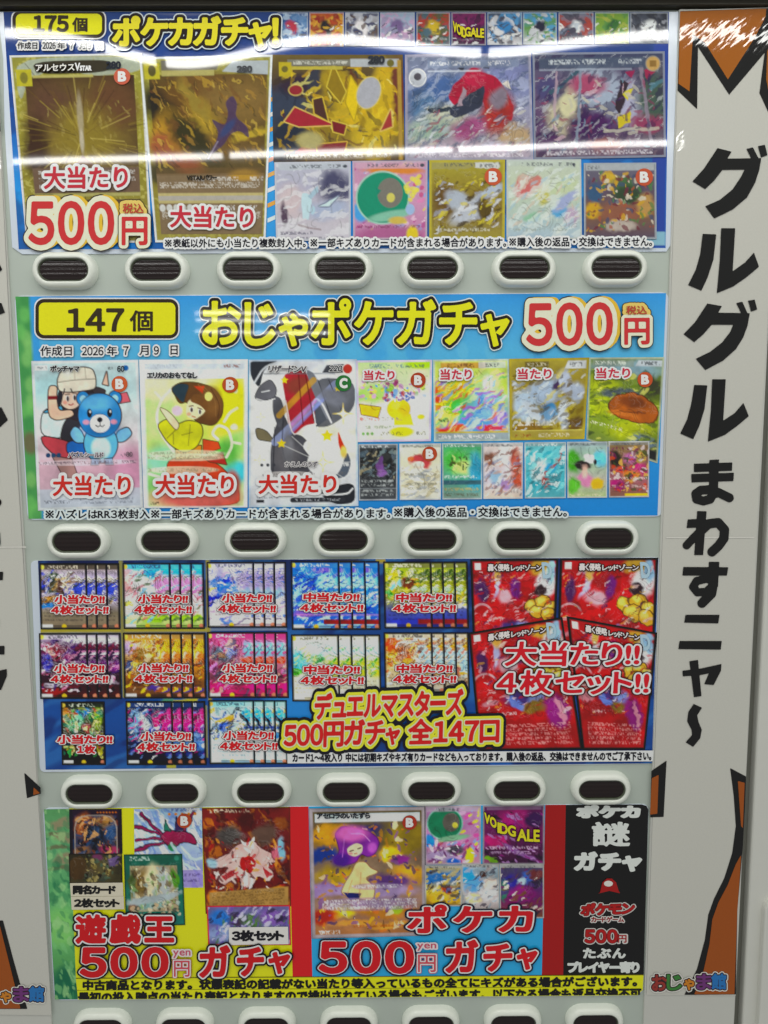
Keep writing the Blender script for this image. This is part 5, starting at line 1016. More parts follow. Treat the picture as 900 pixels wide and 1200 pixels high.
def s23(a): a.g('#c0688c', '#b08098', '#a8808c', '#8f6070', '#b44a80').warp(5, .06, 1.3, .3).b(.3, .34, .24, .13, '#7c8490', .7).b(.3, .36, .1, .06, '#a88460', .6).b(.5, .3, .14, .1, '#8a90b0', .7).b(.85, .24, .1, .12, '#8fb0c0', .7).b(.82, .40, .1, .05, '#c46a54', .5).b(.12, .55, .08, .06, '#c89ac4', .6).b(.2, .8, .25, .07, '#c83c8c', .8).b(.9, .85, .15, .06, '#d44a94', .7).b(.5, .65, .4, .05, '#5c4450', .7).spl(['#d490b4', '#6c7080', '#b04878', '#c9b0a4', '#7c4058'], 60, (0, .12, 1, .95), (1, 2.6), 3, -40, .7)
def s24(a): a.g('#d6d2b9', '#b9cfd8', '#d3d8c0', '#d4d0bc', '#cfc8b8').warp(4, .06, 1, .3).b(.15, .4, .2, .16, '#7ab4dc', .7).b(.4, .28, .2, .08, '#dde0dc', .5).b(.5, .36, .2, .05, '#9cc0a8', .6, -15).b(.12, .58, .14, .06, '#6fae54', .6).b(.88, .48, .2, .16, '#b4c25a', .8).b(.62, .4, .1, .03, '#2f8a4c', .4, -30).l([(.90, .36), (.82, .44)], 3, '#3a9a48').l([(.86, .48), (.80, .54)], 2.4, '#4a8a3c').spl(['#dfe2d8', '#b9c87a', '#7aa47a'], 30, (0, .15, 1, .6), (1, 2.4), 3.5, -40, .7).flat().r(0, .68, 1, .93, '#d3d0c0', .8)
def s25(a): a.g('#b4a494', '#c49a6c', '#b9a894', '#c0b4a0', '#b4b4b0').warp(5, .06, 1.3, .3).b(.15, .2, .2, .1, '#c4703c', .7).b(.1, .45, .16, .12, '#cfae5c', .7).b(.35, .38, .2, .1, '#9a6a48', .7).b(.5, .2, .2, .07, '#cfc8bc', .7).b(.85, .45, .2, .25, '#b0c4d0', .8).b(.6, .1, .4, .04, '#c4c4c0', .7).b(.95, .2, .05, .14, '#c9a84c', .6).b(.3, .6, .3, .06, '#c9ac84', .8).spl(['#d6c4a8', '#b0683c', '#c9d2d6', '#7c5a44', '#cfa858'], 60, (0, .1, 1, .9), (1, 2.8), 3, -40, .7)
def s31(a): a.g('#2c3430', '#5a6a48', '#4a4c38', '#2f2c28', '#28281f').warp(5, .06, 1.3, .3).b(.45, .22, .25, .08, '#3f86b4', .6, -30).b(.3, .35, .2, .1, '#8ab89c', .6, -20).b(.2, .2, .14, .1, '#b08a3c', .7).b(.6, .4, .12, .06, '#8a4038', .6).b(.32, .45, .05, .04, '#dcd8cc', .4).b(.85, .3, .1, .2, '#8a9a3c', .8).b(.4, .62, .3, .06, '#4a5a70', .8).b(.5, .75, .4, .05, '#6a5c34', .8).spl(['#9c9a44', '#3f7a6a', '#a85c3c', '#c9c8a0', '#2c3c4c', '#5aa06a'], 70, (0, .1, 1, .85), (1, 2.8), 2.5, None, .75)
def s32(a): a.g('#2f3c5a', '#3a5070', '#34486a', '#24304a', '#1f2436').warp(5, .06, 1.3, .3).b(.4, .36, .12, .18, '#cfd6e2', .6, -30).b(.15, .3, .14, .16, '#8aa4bc', .8).b(.72, .3, .14, .16, '#b04080', .6).b(.90, .3, .10, .2, '#c04a94', .5).b(.5, .46, .1, .1, '#6a74b4', .6).b(.2, .55, .2, .05, '#5f8aa0', .7).b(.7, .55, .2, .07, '#7c90b0', .8).b(.85, .72, .14, .1, '#6a86ac', .7).spl(['#dfe4ec', '#4a5a94', '#c04c90', '#1c2238', '#8aa0c4'], 60, (0, .1, 1, .9), (1, 2.6), 3, -40, .7)
def s33(a): a.g('#a8ccd6', '#c4d4d4', '#c2d0d4', '#bccad0', '#b4c8d4').warp(5, .06, 1.3, .3).b(.35, .32, .2, .08, '#c4a83c', .5, -15).b(.3, .4, .16, .09, '#5f78b0', .6).b(.15, .4, .1, .08, '#9aa8b4', .6).b(.85, .25, .14, .1, '#4fa4cc', .6).l([(.7, .26), (.86, .32), (.96, .46)], 4.5, '#23343c').b(.85, .5, .1, .04, '#b49a54', .6).b(.7, .55, .2, .06, '#4f8ab4', .7).spl(['#e0e6e6', '#3f5ca0', '#c4b04c', '#2f3c48'], 45, (0, .15, 1, .6), (1, 2.4), 3, -35, .7).flat().r(0, .66, 1, .92, '#cdd6d6', .6)
SETS = [  # left, right edges of the four cards, top, bottom, skew of the column, painter, header, lettering
    (46, (101.5, 113, 125.5, 139.5), 660, 737.5, s11, dict(head='#5c564e', ht='#cfcac0'), '小'),
    (143.5, (199.5, 211.5, 224.5, 238.5), 659.5, 737, s12, dict(head='#7ab4d0'), '小'),
    (242, (297.5, 309.5, 322, 335), 658.5, 735.5, s13, dict(head='#c4c4d4'), '小'),
    (340.5, (397.5, 412.5, 428, 444.5), 657.5, 738, s14, dict(head='#6a90c4', ht='#dfe6f0'), '中'),
    (449, (505.5, 519.5, 533.5, 548), 658, 736.5, s15, dict(head='#8a8a6a', ht='#dedfcf'), '中'),
    (45.5, (102.5, 114, 126, 141), 742, 819, s21, dict(head='#c0bcc4'), '小'),
    (144, (200.5, 213, 226, 240.5), 741.5, 818.5, s22, dict(head='#a89470', ht='#e6e0d4'), '小'),
    (242.5, (298.5, 311, 323.5, 337), 740.5, 818, s23, dict(head='#b06a90', ht='#ecdce6'), '小'),
    (341, (397, 412.5, 428.5, 445.5), 743.5, 822, s24, dict(head='#d6d3c6'), '中'),
    (449.5, (506.5, 520.5, 534.5, 549), 741, 812, s25, dict(head='#b9b4aa'), '中'),
    (71, (122.5,), 822, 896.5, s31, dict(head='#3a423c', ht='#d6dacf'), '1'),
    (147, (202, 214, 226, 240.5), 821.5, 896.5, s32, dict(head='#44587a', ht='#dce4ee'), '小'),
    (244, (297.5, 310, 322.5, 336), 820.5, 895.5, s33, dict(head='#a8d0dc'), '小'),
]
def tilt(q, x): return q - (x - 300) * .004
for i, (x0, xs, yt, yb, fn, kw, kind) in enumerate(SETS):
    paint = dm(fn, **kw); w = xs[0] - x0; sk = 1.6; last = None
    for j, x1 in enumerate(xs):
        xa = x0 if j == 0 else xs[j - 1] + .3
        fr_ = 0.0 if j == 0 else 1 - (x1 - xa) / w
        q = [(xa, yt), (x1, yt), (x1 + sk, yb), (xa + sk, yb)]
        a = Art(q, 200 + i, 1.0, (fr_, 1)); paint(a)
        o = a.build('card_picture', t3, z=.0026 + .0001 * (len(xs) - j))
        if j == 0: first = o
    pr = 'prize_lettering'; lay = [(2.3, '#5c1820'), (1.75, '#eadfe0'), (.62, '#c81e2a')]
    top = {'小': '小当たり!!', '中': '中当たり!!', '1': '小当たり!!'}[kind]
    if kind == '1': L = [((top, 67, 131, 861.5, 871.5, lay), dict(gap=.12, skew=.03)), (('1枚', 91, 111, 873.5, 882.8, lay), dict(gap=.14))]
    else:
        ox = 18 if kind == '小' else 15.5; y1 = yt + 36.8 - (1 if yt > 741 else 0); wd = 58 if kind == '小' else 64.5
        L = [((top, x0 + ox, x0 + ox + wd, y1 + .6, y1 + 10.6, lay), dict(gap=.12, skew=.05)), (('4枚セット!!', x0 + ox - 3.8, x0 + ox + wd + 4.5, y1 + 13, y1 + 22.8, lay), dict(gap=.12, skew=.05))]
    for k in L: k[1]['z'] = .0042
    lettering(t3, pr, L, first)

def red_card(q, seed, name_hex='#e8dcd8'):
    a = Art(q, seed); a.g('#a8343a', '#b4343c', '#b03038', '#a83038', '#a03038').warp(5, .04, 1.2, .25)
    a.noise('#8a2430', .05, .55, .5).b(.12, .26, .06, .10, '#5f3a68', .6).b(.27, .18, .05, .14, '#b0b0c8', .6, 12).b(.23, .22, .03, .10, '#b4323a', .6, 12).b(.38, .30, .10, .06, '#c4a4ac', .7, -20).b(.30, .10, .04, .07, '#c0a060', .7)
    a.b(.52, .22, .06, .08, '#7a3a80', .8).b(.80, .07, .14, .06, '#b49a50', .7).b(.86, .2, .12, .10, '#d0cfd0', .6).b(.8, .24, .08, .04, '#4c3a40', .5).b(.92, .10, .05, .10, '#9ab4c8', .6)
    for cx, cy, r in ((.70, .36, .085), (.83, .33, .08), (.93, .38, .075), (.78, .42, .09), (.90, .44, .08)): a.e(cx, cy, r, r * .62, '#c0a24c', 20, '#5c4420', 1.2); a.b(cx - .02, cy - .015, r * .5, r * .3, '#d6c074', .9)
    a.flat(); a.l([(.12 + .12 * math.cos(t / 8), .45 - .09 * abs(math.sin(t / 8))) for t in range(0, 26)], 2.6, '#b9a4a8', .8); a.b(.22, .46, .08, .05, '#b03038', .8)
    a.warp(5, .05, 1.5, .3).b(.45, .58, .16, .07, '#5c4a80', .7, -10).b(.62, .58, .10, .06, '#8a94bc', .7, -35).b(.58, .66, .12, .05, '#8a7438', .6).b(.40, .62, .10, .04, '#7a8ac0', .6, 30).b(.80, .70, .11, .14, '#8f3a80', .6, -20).b(.84, .70, .03, .10, '#c090a0', .6, -20).b(.16, .61, .09, .03, '#b4848c', .5)
    a.spl(['#cfb4b8', '#7a2434', '#d8d2d4', '#5c3868', '#c9a458', '#e0c4c0', '#5a1c24', '#b4323a', '#8a2430', '#b4323a'], 80, (.03, .08, .97, .72), (.8, 2.2), 3.5, -35, .55)
    a.flat()
    for v in (.80, .835, .87, .905, .94): a.fine(v, .12, .92, 5.5, '#d8b9b4', al=.6)
    a.fine(.70, .20, .40, 5, '#d6c8c8'); a.r(.05, .03, .12, .085, '#d8d0ce', .9)
    a.ink(.7, (.04, .1, .96, .74)).punch(1.1, 1.45).border(3.0, '#1c1a20').grain(.13); return a
RC = [([(551, 655.5), (654.5, 654.5), (648.5, 800), (556, 802)], 301, .0025), ([(656.5, 654.5), (771, 653.5), (764, 815), (652, 800)], 302, .0026), ([(549, 741.5), (659, 723), (683, 878.5), (562, 880)], 303, .0029), ([(664, 722), (770.5, 741.5), (756, 878.5), (683, 879)], 304, .0031)]
for k, (q, sd, zz) in enumerate(RC):
    a = red_card(q, sd)
    c = a.build('card_picture', t3, z=zz)
    q = np.array(q)
    tx = lambda u, v: q[0] * (1 - u) * (1 - v) + q[1] * u * (1 - v) + q[2] * u * v + q[3] * (1 - u) * v
    p0, p1 = tx(.20, .085), tx(.78, .085); ps = tx(.9, .05)
    if k != 0 or True: lettering(t3, 'card_lettering', [(('轟く侵略', p0[0], p0[0] + 25, p0[1] - 6.5, p0[1] + 1.5, [(1.4, '#3a1c22'), (.3, '#e2d4d2')]), dict(slant=(p1[1] - p0[1]) * .43, gap=.1, z=.0040)), (('レッドゾーン', p0[0] + 27, p1[0] + 3, p0[1] - 5.5 + (p1[1] - p0[1]) * .45, p0[1] + 1.5 + (p1[1] - p0[1]) * .45, [(1.4, '#3a1c22'), (.3, '#e2d4d2')]), dict(slant=(p1[1] - p0[1]) * .55, gap=.1, z=.0040)),
        (('D', ps[0] - 7, ps[0] + 3, ps[1] - 2, ps[1] + 15, [(.8, '#a8c4d4')]), dict(skew=-.1, z=.0041))], c)
m = MB(); big = [(2.6 + 1.6, '#3a1a22'), (3.0, '#e9e2e2'), (.9, '#cc2430')]
text(m, '大当たり!!', 592, 748, 752.5, 780, big, gap=.14, skew=.06, z=.0052)
text(m, '4枚セット!!', 582, 759, 786, 813.5, big, gap=.14, skew=.06, z=.0052); m.build('grand_prize_lettering', t3)
m = MB()
lay = [(8.8, '#23252c'), (5.6, '#e8dc3a'), (2.6, '#ece6b8'), (1.1, '#cc2a2a')]
T1 = ('デュエルマスターズ', 369, 541.5, 813.5, 842.5); T2 = ('500円ガチャ', 333, 467.5, 846.5, 876); T3 = ('全147口', 479, 584, 843.5, 871.5)
for li in range(4):
    ly = [lay[li]]
    text(m, *T1, ly, gap=.10, slant=-5.5, z=.0046 + li * .0004, skew=.04); text(m, *T2, ly, gap=.08, slant=-4, z=.00465 + li * .0004, skew=.03, sizes=[.94, .94, .94, 1, 1, 1, .8]); text(m, *T3, ly, gap=.10, slant=-2.5, z=.0047 + li * .0004, skew=.03)
m.build('title_lettering', t3)
m = MB(); poly_print(m, [(336.5, 882), (766, 879.5), (765, 892.2), (337, 894.6)], '#d9dbdc', .0040); bar = m.build('notice_strip', t3)
lettering(t3, 'notice_lettering', [(('カード1〜4枚入り 中には初期キズやキズ有りカードなども入っております。購入後の返品、交換はできませんのでご了承下さい。', 343, 763, 883.2, 893, [(.42, '#26262c')]), dict(slant=-2.2, z=.0044))], bar)

# ------------------------------------------------------------------ poster 4
t4 = Thing('poster', 'bottom poster of yellow, blue and black panels with a leafy green edge', 'poster', px_base(400, 1170), 'price posters in the machine windows')
plate('plastic_sleeve', M_SLEEVE, rquad([(50, 946.8), (760.5, 942.3), (753, 1166.5), (63.5, 1172.5)], 9), -.0002, .0016, t4)
a = Art([(51.5, 948.5), (84, 948), (91, 1171), (64.5, 1171.3)], 401)
a.g('#5a9a60', '#6aa874', '#5aa468', '#6ab874', '#5aa05c', '#2f7a54').warp(5, .08)
for v, w in ((.17, .035), (.36, .04), (.24, .03)): a.b(.75, v - .09, .5, w * .9, '#8f8a6a', .5).b(.5, v - .04, .6, .012, '#6a7454', .6)
a.b(.4, .62, .7, .10, '#7cc46a', 1).b(.6, .92, .8, .09, '#23694c', .8).spl(['#7ac07a', '#3f8a5c', '#9ad08a', '#2f7450'], 60, (0, 0, 1, 1), (2, 5), 2, 70, .55)
a.flat(); X = a.U0; a.grain(.1).build('leafy_print', t4, z=.0020)
m = MB(); poly_print(m, [(81, 947.2), (340, 945.4), (343, 1146), (89, 1148)], '#e9df28', .0022); m.build('yellow_panel', t4)
m = MB(); poly_print(m, [(338.5, 945.4), (361.5, 945), (366, 1145.5), (343, 1146)], '#cf2a2e', .0024); m.build('red_stripe', t4)
m = MB(); poly_print(m, [(361, 945.2), (640, 943.2), (635.5, 1143.8), (365.5, 1145.8)], '#35a4ea', .0023); m.build('blue_panel', t4)
m = MB(); poly_print(m, [(639, 943.2), (663, 943), (660, 1143.5), (635, 1143.8)], '#a01818', .0024); m.build('red_stripe', t4)
m = MB(); poly_print(m, [(663, 943.2), (752, 942.6), (757.5, 944.5), (759.8, 949), (754.3, 1143), (660, 1143.6)], '#1d211f', .0023); blk = m.build('black_panel', t4)
m = MB(); poly_print(m, [(88.8, 1146.6), (754.2, 1142.2), (753.2, 1160), (747, 1166.3), (91.5, 1171.6)], '#e6dc26', .0026)
poly_print(m, [(88.8, 1146.2), (754.3, 1142), (754.3, 1142.9), (88.8, 1147.1)], '#6a6420', .0028); poly_print(m, [(90, 1160.3), (660, 1156.4), (660, 1157), (90, 1160.9)], '#8f8a28', .0028); ns = m.build('notice_strip', t4)
cl = lambda px: 1171.2 - (px - 91.5) * .0081
lettering(t4, 'notice_lettering', [(('中古商品となります。状態表記の記載がない当たり等入っているもの全てにキズがある場合がございます。', 97.5, 746, 1149.2, 1160.2, [(.75, '#22200f')]), dict(slant=-4.6, z=.0031)),
    (('最初の投入時点の当たり表記となりますので排出されている場合もございます。以下なる場合も返品交換不可', 92, 751, 1163, 1175.2, [(.75, '#22200f')]), dict(slant=-5, z=.0031, clip=cl))], ns)
# duel cards
a = Art([(81, 948.5), (142.5, 948), (143.5, 1000), (82, 1000.5)], 410)
a.g('#3c2c40', '#33263a', '#3a2838', '#43283a').r(.10, .14, .90, 1, '#4a4a60').warp(4, .06, 1, .3).b(.3, .36, .2, .25, '#a4683c', .8).b(.65, .3, .2, .15, '#b08a54', .8).b(.5, .55, .25, .3, '#2a303c', .8).b(.5, .6, .1, .25, '#3f5068', .8).b(.8, .5, .1, .2, '#3f5c80', .8).b(.75, .9, .2, .1, '#a04c6c', .8).b(.25, .92, .15, .1, '#8a6a4c', .8).spl(['#c4a074', '#1f222c', '#7a4c3c', '#3c5474'], 50, (.1, .15, .9, 1), (1, 3), 2.5)
a.flat(); a.l([(.10, 1), (.10, .14), (.90, .14), (.90, 1)], 1.2, '#a39a94')
for k in range(7): a.e(.54 + k * .058, .075, .018, .018, '#c07a34')
X = a.U0; a.mix(np.clip((.07 - X) * 60, 0, 1), '#2f2236').mix(np.clip((X - .93) * 60, 0, 1), '#2f2236').ink(.8, (.1, .15, .9, 1)).punch(1.15, 1.3).grain(.13); a.build('card_picture', t4, z=.0028)
a = Art([(80.5, 1000.5), (143, 1000), (143.5, 1035), (81.5, 1035.5)], 411)
a.g('#3f3c30', '#4a4638', '#54503c').warp(3, .06, 1, .3).e(.18, .5, .17, .4, '#5a4a34').b(.45, .5, .09, .16, '#4f4030', .5).b(.72, .65, .07, .12, '#5a4834', .5).b(.35, .85, .09, .12, '#4a4c3c', .5).b(.65, .85, .1, .12, '#3f4a48', .5).b(.6, .5, .25, .4, '#6f6a50', 1, 0, .5).b(.85, .25, .1, .2, '#77688a', .7).b(.55, .12, .1, .1, '#7a4f6a', .7).spl(['#8a8058', '#2f2c24', '#5c6a5c', '#a39a74'], 40, (.3, 0, 1, 1), (1, 2.6), 1.5); a.ink(.7, (.06, .12, .94, .85)).border(1, '#302c26').punch(1.2, 1.35).grain(.15); a.build('card_picture', t4, z=.0029)
a = Art([(157, 948), (236.5, 946.5), (238, 1040), (216, 1040.5), ][:3] + [(158, 1040.5)], 412)
a.g('#9fb4d2', '#b0c0d8', '#a4b0cc', '#9a94c0').warp(4, .05, 1.2, .3).noise('#d9e2ec', .08, .5, .8, (.5, 2.4), 55).noise('#6f88b8', .09, .58, .6, (.5, 2.4), 55)
a.flat().warp(3, .1)
for p in ([(.02, .22), (.25, .28), (.5, .36)], [(.02, .40), (.3, .38), (.55, .40)], [(.0, .52), (.3, .46), (.5, .42)], [(.1, .06), (.28, .2), (.42, .34)], [(.88, .06), (.8, .2), (.68, .34)]): a.l(p, 4.2, '#2f2438').l(p, 2.4, '#8a3a60')
a.p([(.35, .34), (.55, .28), (.80, .30), (.92, .45), (.72, .42), (.60, .50), (.45, .44)], '#8f3a5c', '#33223a', 1.2).p([(.46, .14), (.54, .30), (.44, .28)], '#3f7a6c', '#2a3a40', 1).p([(.62, .14), (.72, .26), (.60, .28)], '#4a3a60', '#2a2440', 1).b(.55, .5, .06, .05, '#3f8a64', .5)
for p in ([(.55, .45), (.7, .7), (.95, .8)], [(.7, .5), (.85, .65), (1, .62)]): a.l(p, 3, '#c9d6e4', .8)
a.flat().r(.62, .78, 1, 1, '#9a8fc0', .8); a.fine(.84, .66, .96, 5, '#6f6490'); a.fine(.91, .66, .96, 5, '#6f6490')
for k in range(5): a.e(.52 + k * .095, .075, .022, .018, '#c08a3c')
a.fine(.02, .55, .95, 6, '#4a4c80'); a.ink(.4, (.02, .1, .98, .75)).punch(1.2, 1.35).grain(.11); c = a.build('card_picture', t4, z=.0027); badge(t4, c, 216, 962, 8.6, col='#b0482c')
a = Art([(145, 1001.5), (213.5, 1000.5), (217, 1084), (147.5, 1085.5)], 413)
a.g('#2c6a5c', '#2f6c60', '#357468', '#3f7a70').r(.10, .16, .90, .80, '#a49a84').warp(4, .06, 1, .3).b(.3, .4, .15, .2, '#8a7850', .8).b(.5, .35, .15, .22, '#cfc6ac', .8).b(.68, .4, .12, .2, '#b0b4b4', .8).b(.86, .35, .06, .14, '#5c8a3c', .7).b(.15, .4, .06, .2, '#5a6a44', .8).b(.4, .7, .3, .08, '#8aa4a0', .8).b(.4, .55, .07, .1, '#d6ccb4', .6).b(.14, .75, .06, .08, '#7a5a48', .6).spl(['#d8d0b8', '#7a6a4c', '#a8b4b0', '#5a4c3c', '#8fa87c'], 60, (.1, .16, .9, .8), (1, 3), 2.2, 80, .7).b(.5, .62, .5, .05, '#a4acae', .7, -10)
a.flat().warp(2); a.spl(['#c9c0ac', '#4f5a50', '#b9a890'], 20, (.1, .7, .95, .9), (1.5, 3.5), 1.4); a.flat(); a.fine(.06, .1, .45, 7, '#cfdcd4'); a.e(.9, .06, .04, .035, '#4f8a7a'); a.r(.0, .86, 1, 1, '#3f7a74', .7); a.fine(.92, .3, .8, 4, '#8ab0a8'); a.ink(.7, (.06, .12, .94, .85)).border(1.6, '#23564a').punch(1.2, 1.35).grain(.13); a.build('card_picture', t4, z=.0031)
a = Art([(236, 947), (340, 945.8), (341, 1062), (241, 1071)], 414)
a.g('#7c3a38', '#74383a', '#7a3a34', '#6a3028', '#8a5a3c').warp(5, .05, 1.4, .3).noise('#c0883c', .09, .6, .6, (.6, 1.8), 60).noise('#3f1c20', .09, .6, .6).b(.3, .28, .15, .10, '#5f5a58', .8).b(.68, .28, .16, .1, '#6a5850', .8).b(.5, .14, .1, .1, '#5c2420', .7).b(.90, .16, .1, .06, '#8a5a34', .7)
a.flat().warp(2.5, .1)
K = '#5a2a30'
a.p([(.44, .34), (.56, .33), (.68, .42), (.80, .46), (.84, .54), (.70, .54), (.80, .66), (.74, .74), (.62, .66), (.58, .76), (.44, .78), (.40, .66), (.26, .74), (.14, .70), (.30, .58), (.10, .56), (.08, .50), (.28, .46)], '#cfb4b0', K, 1).p([(.42, .48), (.56, .47), (.60, .58), (.52, .66), (.40, .58)], '#a4363c').p([(.44, .68), (.48, .62), (.50, .74), (.46, .80)], '#dcd2d0').p([(.54, .68), (.58, .66), (.56, .78), (.52, .80)], '#dcd2d0').p([(.20, .66), (.36, .60), (.34, .66), (.24, .71)], '#a4484c').p([(.66, .58), (.78, .66), (.72, .70)], '#a4484c').p([(.42, .30), (.46, .36), (.56, .36), (.60, .29), (.52, .34)], '#dcd8d4')
a.e(.84, .45, .06, .07, '#c07a88', 0, '#8a5060').b(.90, .42, .04, .12, '#8fb4c4', .6).b(.10, .52, .06, .05, '#a4bcc8', .7).spl(['#e0d2ce', '#a83a3c', '#5a2a2c', '#d0a05a'], 50, (.05, .3, .95, .8), (.8, 2.4), 3, None, .7).b(.1, .85, .06, .06, '#c98a2c', .6).b(.85, .82, .08, .04, '#c09040', .6)
a.flat().r(.05, .80, .97, .985, '#a48a60'); [a.fine(v, .08, .93, 4, '#6a5434', al=.6) for v in (.825, .855, .885, .915, .945)]; a.fine(.03, .08, .55, 6, '#e0d0c0'); a.ink(.7, (.06, .12, .94, .85)).border(1.3, '#6a3c34').punch(1.2, 1.35).grain(.13); a.build('card_picture', t4, z=.0026)
a = Art([(242, 1061.5), (340, 1060.5), (341, 1107.5), (244, 1108)], 415)
a.g('#7c789c', '#77749a', '#8480a4').warp(4, .06, 1.2, .3).b(.15, .3, .12, .2, '#4f80b8', .8).b(.35, .35, .1, .2, '#54485c', .8).b(.55, .35, .14, .2, '#5f7a54', .8).b(.8, .3, .16, .2, '#8a70a8', .8).b(.2, .75, .2, .2, '#8c98b4', .8).spl(['#b9b4d0', '#3f3a50', '#6a8a5c', '#7a6aa8', '#c9c8d6'], 80, (0, 0, 1, 1), (1, 3.4), 2.6, -50, .7); a.ink(.7, (.06, .12, .94, .85)).border(1.6, '#b84a54').punch(1.2, 1.35).grain(.13); a.build('card_picture', t4, z=.0028)
for s, q, bx in (('同名カード', [(82, 1035), (144, 1034.3), (144.5, 1050), (83, 1050.6)], (86, 135, 1038, 1047.5)), ('2枚セット', [(83, 1051), (145, 1050.2), (145.5, 1065.5), (84, 1066.2)], (87.5, 139.5, 1053.5, 1063))):
    m = MB(); poly_print(m, q, '#cfc8b4', .0034); text(m, s, *bx, [(.75, '#1f1c1a')], gap=.08, z=.0037); m.build('set_label', t4)
m = MB(); poly_print(m, [(268, 1086.8), (337.5, 1086), (338, 1106.5), (268.5, 1107.5)], '#d9d6d2', .0038); text(m, '3枚セット', 272.5, 332, 1091, 1102.5, [(.9, '#26242a')], gap=.08, z=.0041, slant=-.5); m.build('set_label', t4)
lay = [(5.4, '#26231f'), (3.4, '#e6dedb'), (1.7, '#c4242a')]
kt = dict(gap=.20, z=.0044)
lettering(t4, 'title_lettering', [(('遊戯王', 90, 202.5, 1073, 1104.5, lay), dict(gap=.20, z=.0044, cell=1 / 44))])
def gacha(th, x500, y500, xy, yy, xe, ye, gs, lay):
    m = MB()
    text(m, '500', *x500, *y500, [(5.2, lay[0][1]), (3.2, lay[1][1]), (2.2, lay[2][1])], gap=.17, z=.0050)
    text(m, 'yen', *xy, *yy, [(2.0, '#e2cfd0'), (.2, '#c0566a')], gap=.1, z=.0050)
    text(m, '円', *xe, *ye, [(2.2, '#c4566a'), (1.5, '#e9dfe0'), (.2, '#c8505c')], z=.0050)
    for ch, (b, sl) in zip('ガチャ', gs): text(m, ch, *b, lay, z=.0052, slant=sl, cell=1 / 44)
    return m.build('price_lettering', th)
gacha(t4, (95.5, 195.5), (1111.5, 1144), (203, 223), (1114, 1122.5), (204, 222), (1126, 1144.5), [((235, 268.5, 1110, 1144.5), -1), ((279, 308, 1112, 1143), -1), ((316, 338.5, 1117.5, 1140.5), -1)], lay)
# right half
a = Art([(362, 947.5), (498.5, 945), (499, 1096.5), (365.5, 1100)], 420)
a.g('#6a6248', '#7c6a5c', '#8a7a6a', '#9c8478', '#a47a54').warp(6, .05, 1.2, .3)
a.b(.2, .22, .2, .08, '#c09a34', .8).b(.5, .22, .2, .08, '#3a3f78', .9).b(.12, .36, .14, .06, '#34508c', .8).b(.80, .25, .2, .12, '#8f8030', .9).b(.70, .36, .1, .06, '#dcbc54', .8).b(.28, .52, .2, .06, '#b09a3c', .9).b(.85, .52, .2, .07, '#c9a450', .8).b(.70, .56, .2, .06, '#6a5080', .9).b(.15, .62, .18, .06, '#a08ab0', .8).b(.78, .40, .09, .04, '#8a4a8c', .6).b(.5, .64, .4, .05, '#a494b0', .8).b(.3, .80, .10, .05, '#e2cf54', .9).b(.1, .82, .14, .06, '#a84a34', .8).b(.65, .80, .25, .05, '#b0844c', .8).b(.75, .78, .06, .04, '#9cae4c', .7).b(.55, .9, .35, .03, '#c49a5c', .7)
a.spl(['#d9b84c', '#5a4a70', '#b08a44', '#8a6a94', '#d8c8b0', '#6c5434', '#c4824c'], 130, (.05, .14, .95, .94), (1, 3.4), 2, None, .75)
a.flat()
a.p([(.40, .42), (.48, .42), (.52, .47), (.60, .50), (.46, .54), (.56, .62), (.54, .72), (.40, .70), (.26, .66), (.30, .58), (.36, .50)], '#d9c29a', '#8a6c5c', 1)
a.p([(.22, .20), (.28, .14), (.38, .16), (.50, .18), (.58, .23), (.60, .28), (.56, .36), (.50, .38), (.44, .35), (.40, .42), (.30, .44), (.20, .42), (.26, .34), (.24, .26)], '#8a4c9c', '#5a2a68', 1).b(.36, .20, .14, .06, '#c880b4', .9).b(.27, .40, .08, .05, '#5f3a8c', .8).b(.54, .31, .04, .04, '#b070b4', .7)
a.p([(.32, .31), (.40, .27), (.46, .29), (.45, .35), (.39, .38), (.33, .36)], '#e2cdb4').p([(.28, .65), (.44, .66), (.42, .70), (.34, .71)], '#34386a').l([(.345, .335), (.375, .328)], 1.3, '#4a2c3a').l([(.415, .318), (.44, .31)], 1.3, '#4a2c3a').b(.35, .352, .02, .01, '#dca0a0', .8).l([(.385, .355), (.405, .352)], 1, '#a0504c').l([(.30, .24), (.28, .38)], 1, '#c490cc', .7).l([(.36, .20), (.46, .20), (.52, .26)], 1, '#dcb0d4', .7).l([(.26, .40), (.32, .36)], 1, '#5a2a7c', .8).l([(.44, .50), (.42, .68)], 1, '#a88a6a', .7).l([(.36, .56), (.32, .66)], 1, '#a88a6a', .7)
for v in (.61, .72, .745, .77): a.fine(v, .1 if v > .65 else .36, .92 if v > .65 else .8, 5.5, '#e2dce4', '#9a8aa4', .75)
a.fine(.915, .36, .92, 4, '#a46a3c')
a.r(.05, .045, .95, .11, '#c9d4da').fine(.955, .06, .25, 6, '#e0dcdc'); a.border(4.2, '#a39ca0').border(1, '#8d888c'); a.punch(1.2, 1.35).grain(.12); c = a.build('card_picture', t4, z=.0028)
lettering(t4, 'card_lettering', [(('アセロラのいたずら', 371.5, 433.5, 953, 959.5, [(.4, '#2c3038')]), dict(gap=.1, slant=-.5))], c); badge(t4, c, 480, 964, 8.5, col='#a83a2a')
a = Art([(497.5, 944.5), (563.5, 944), (563.5, 1013), (498, 1013.5)], 421)
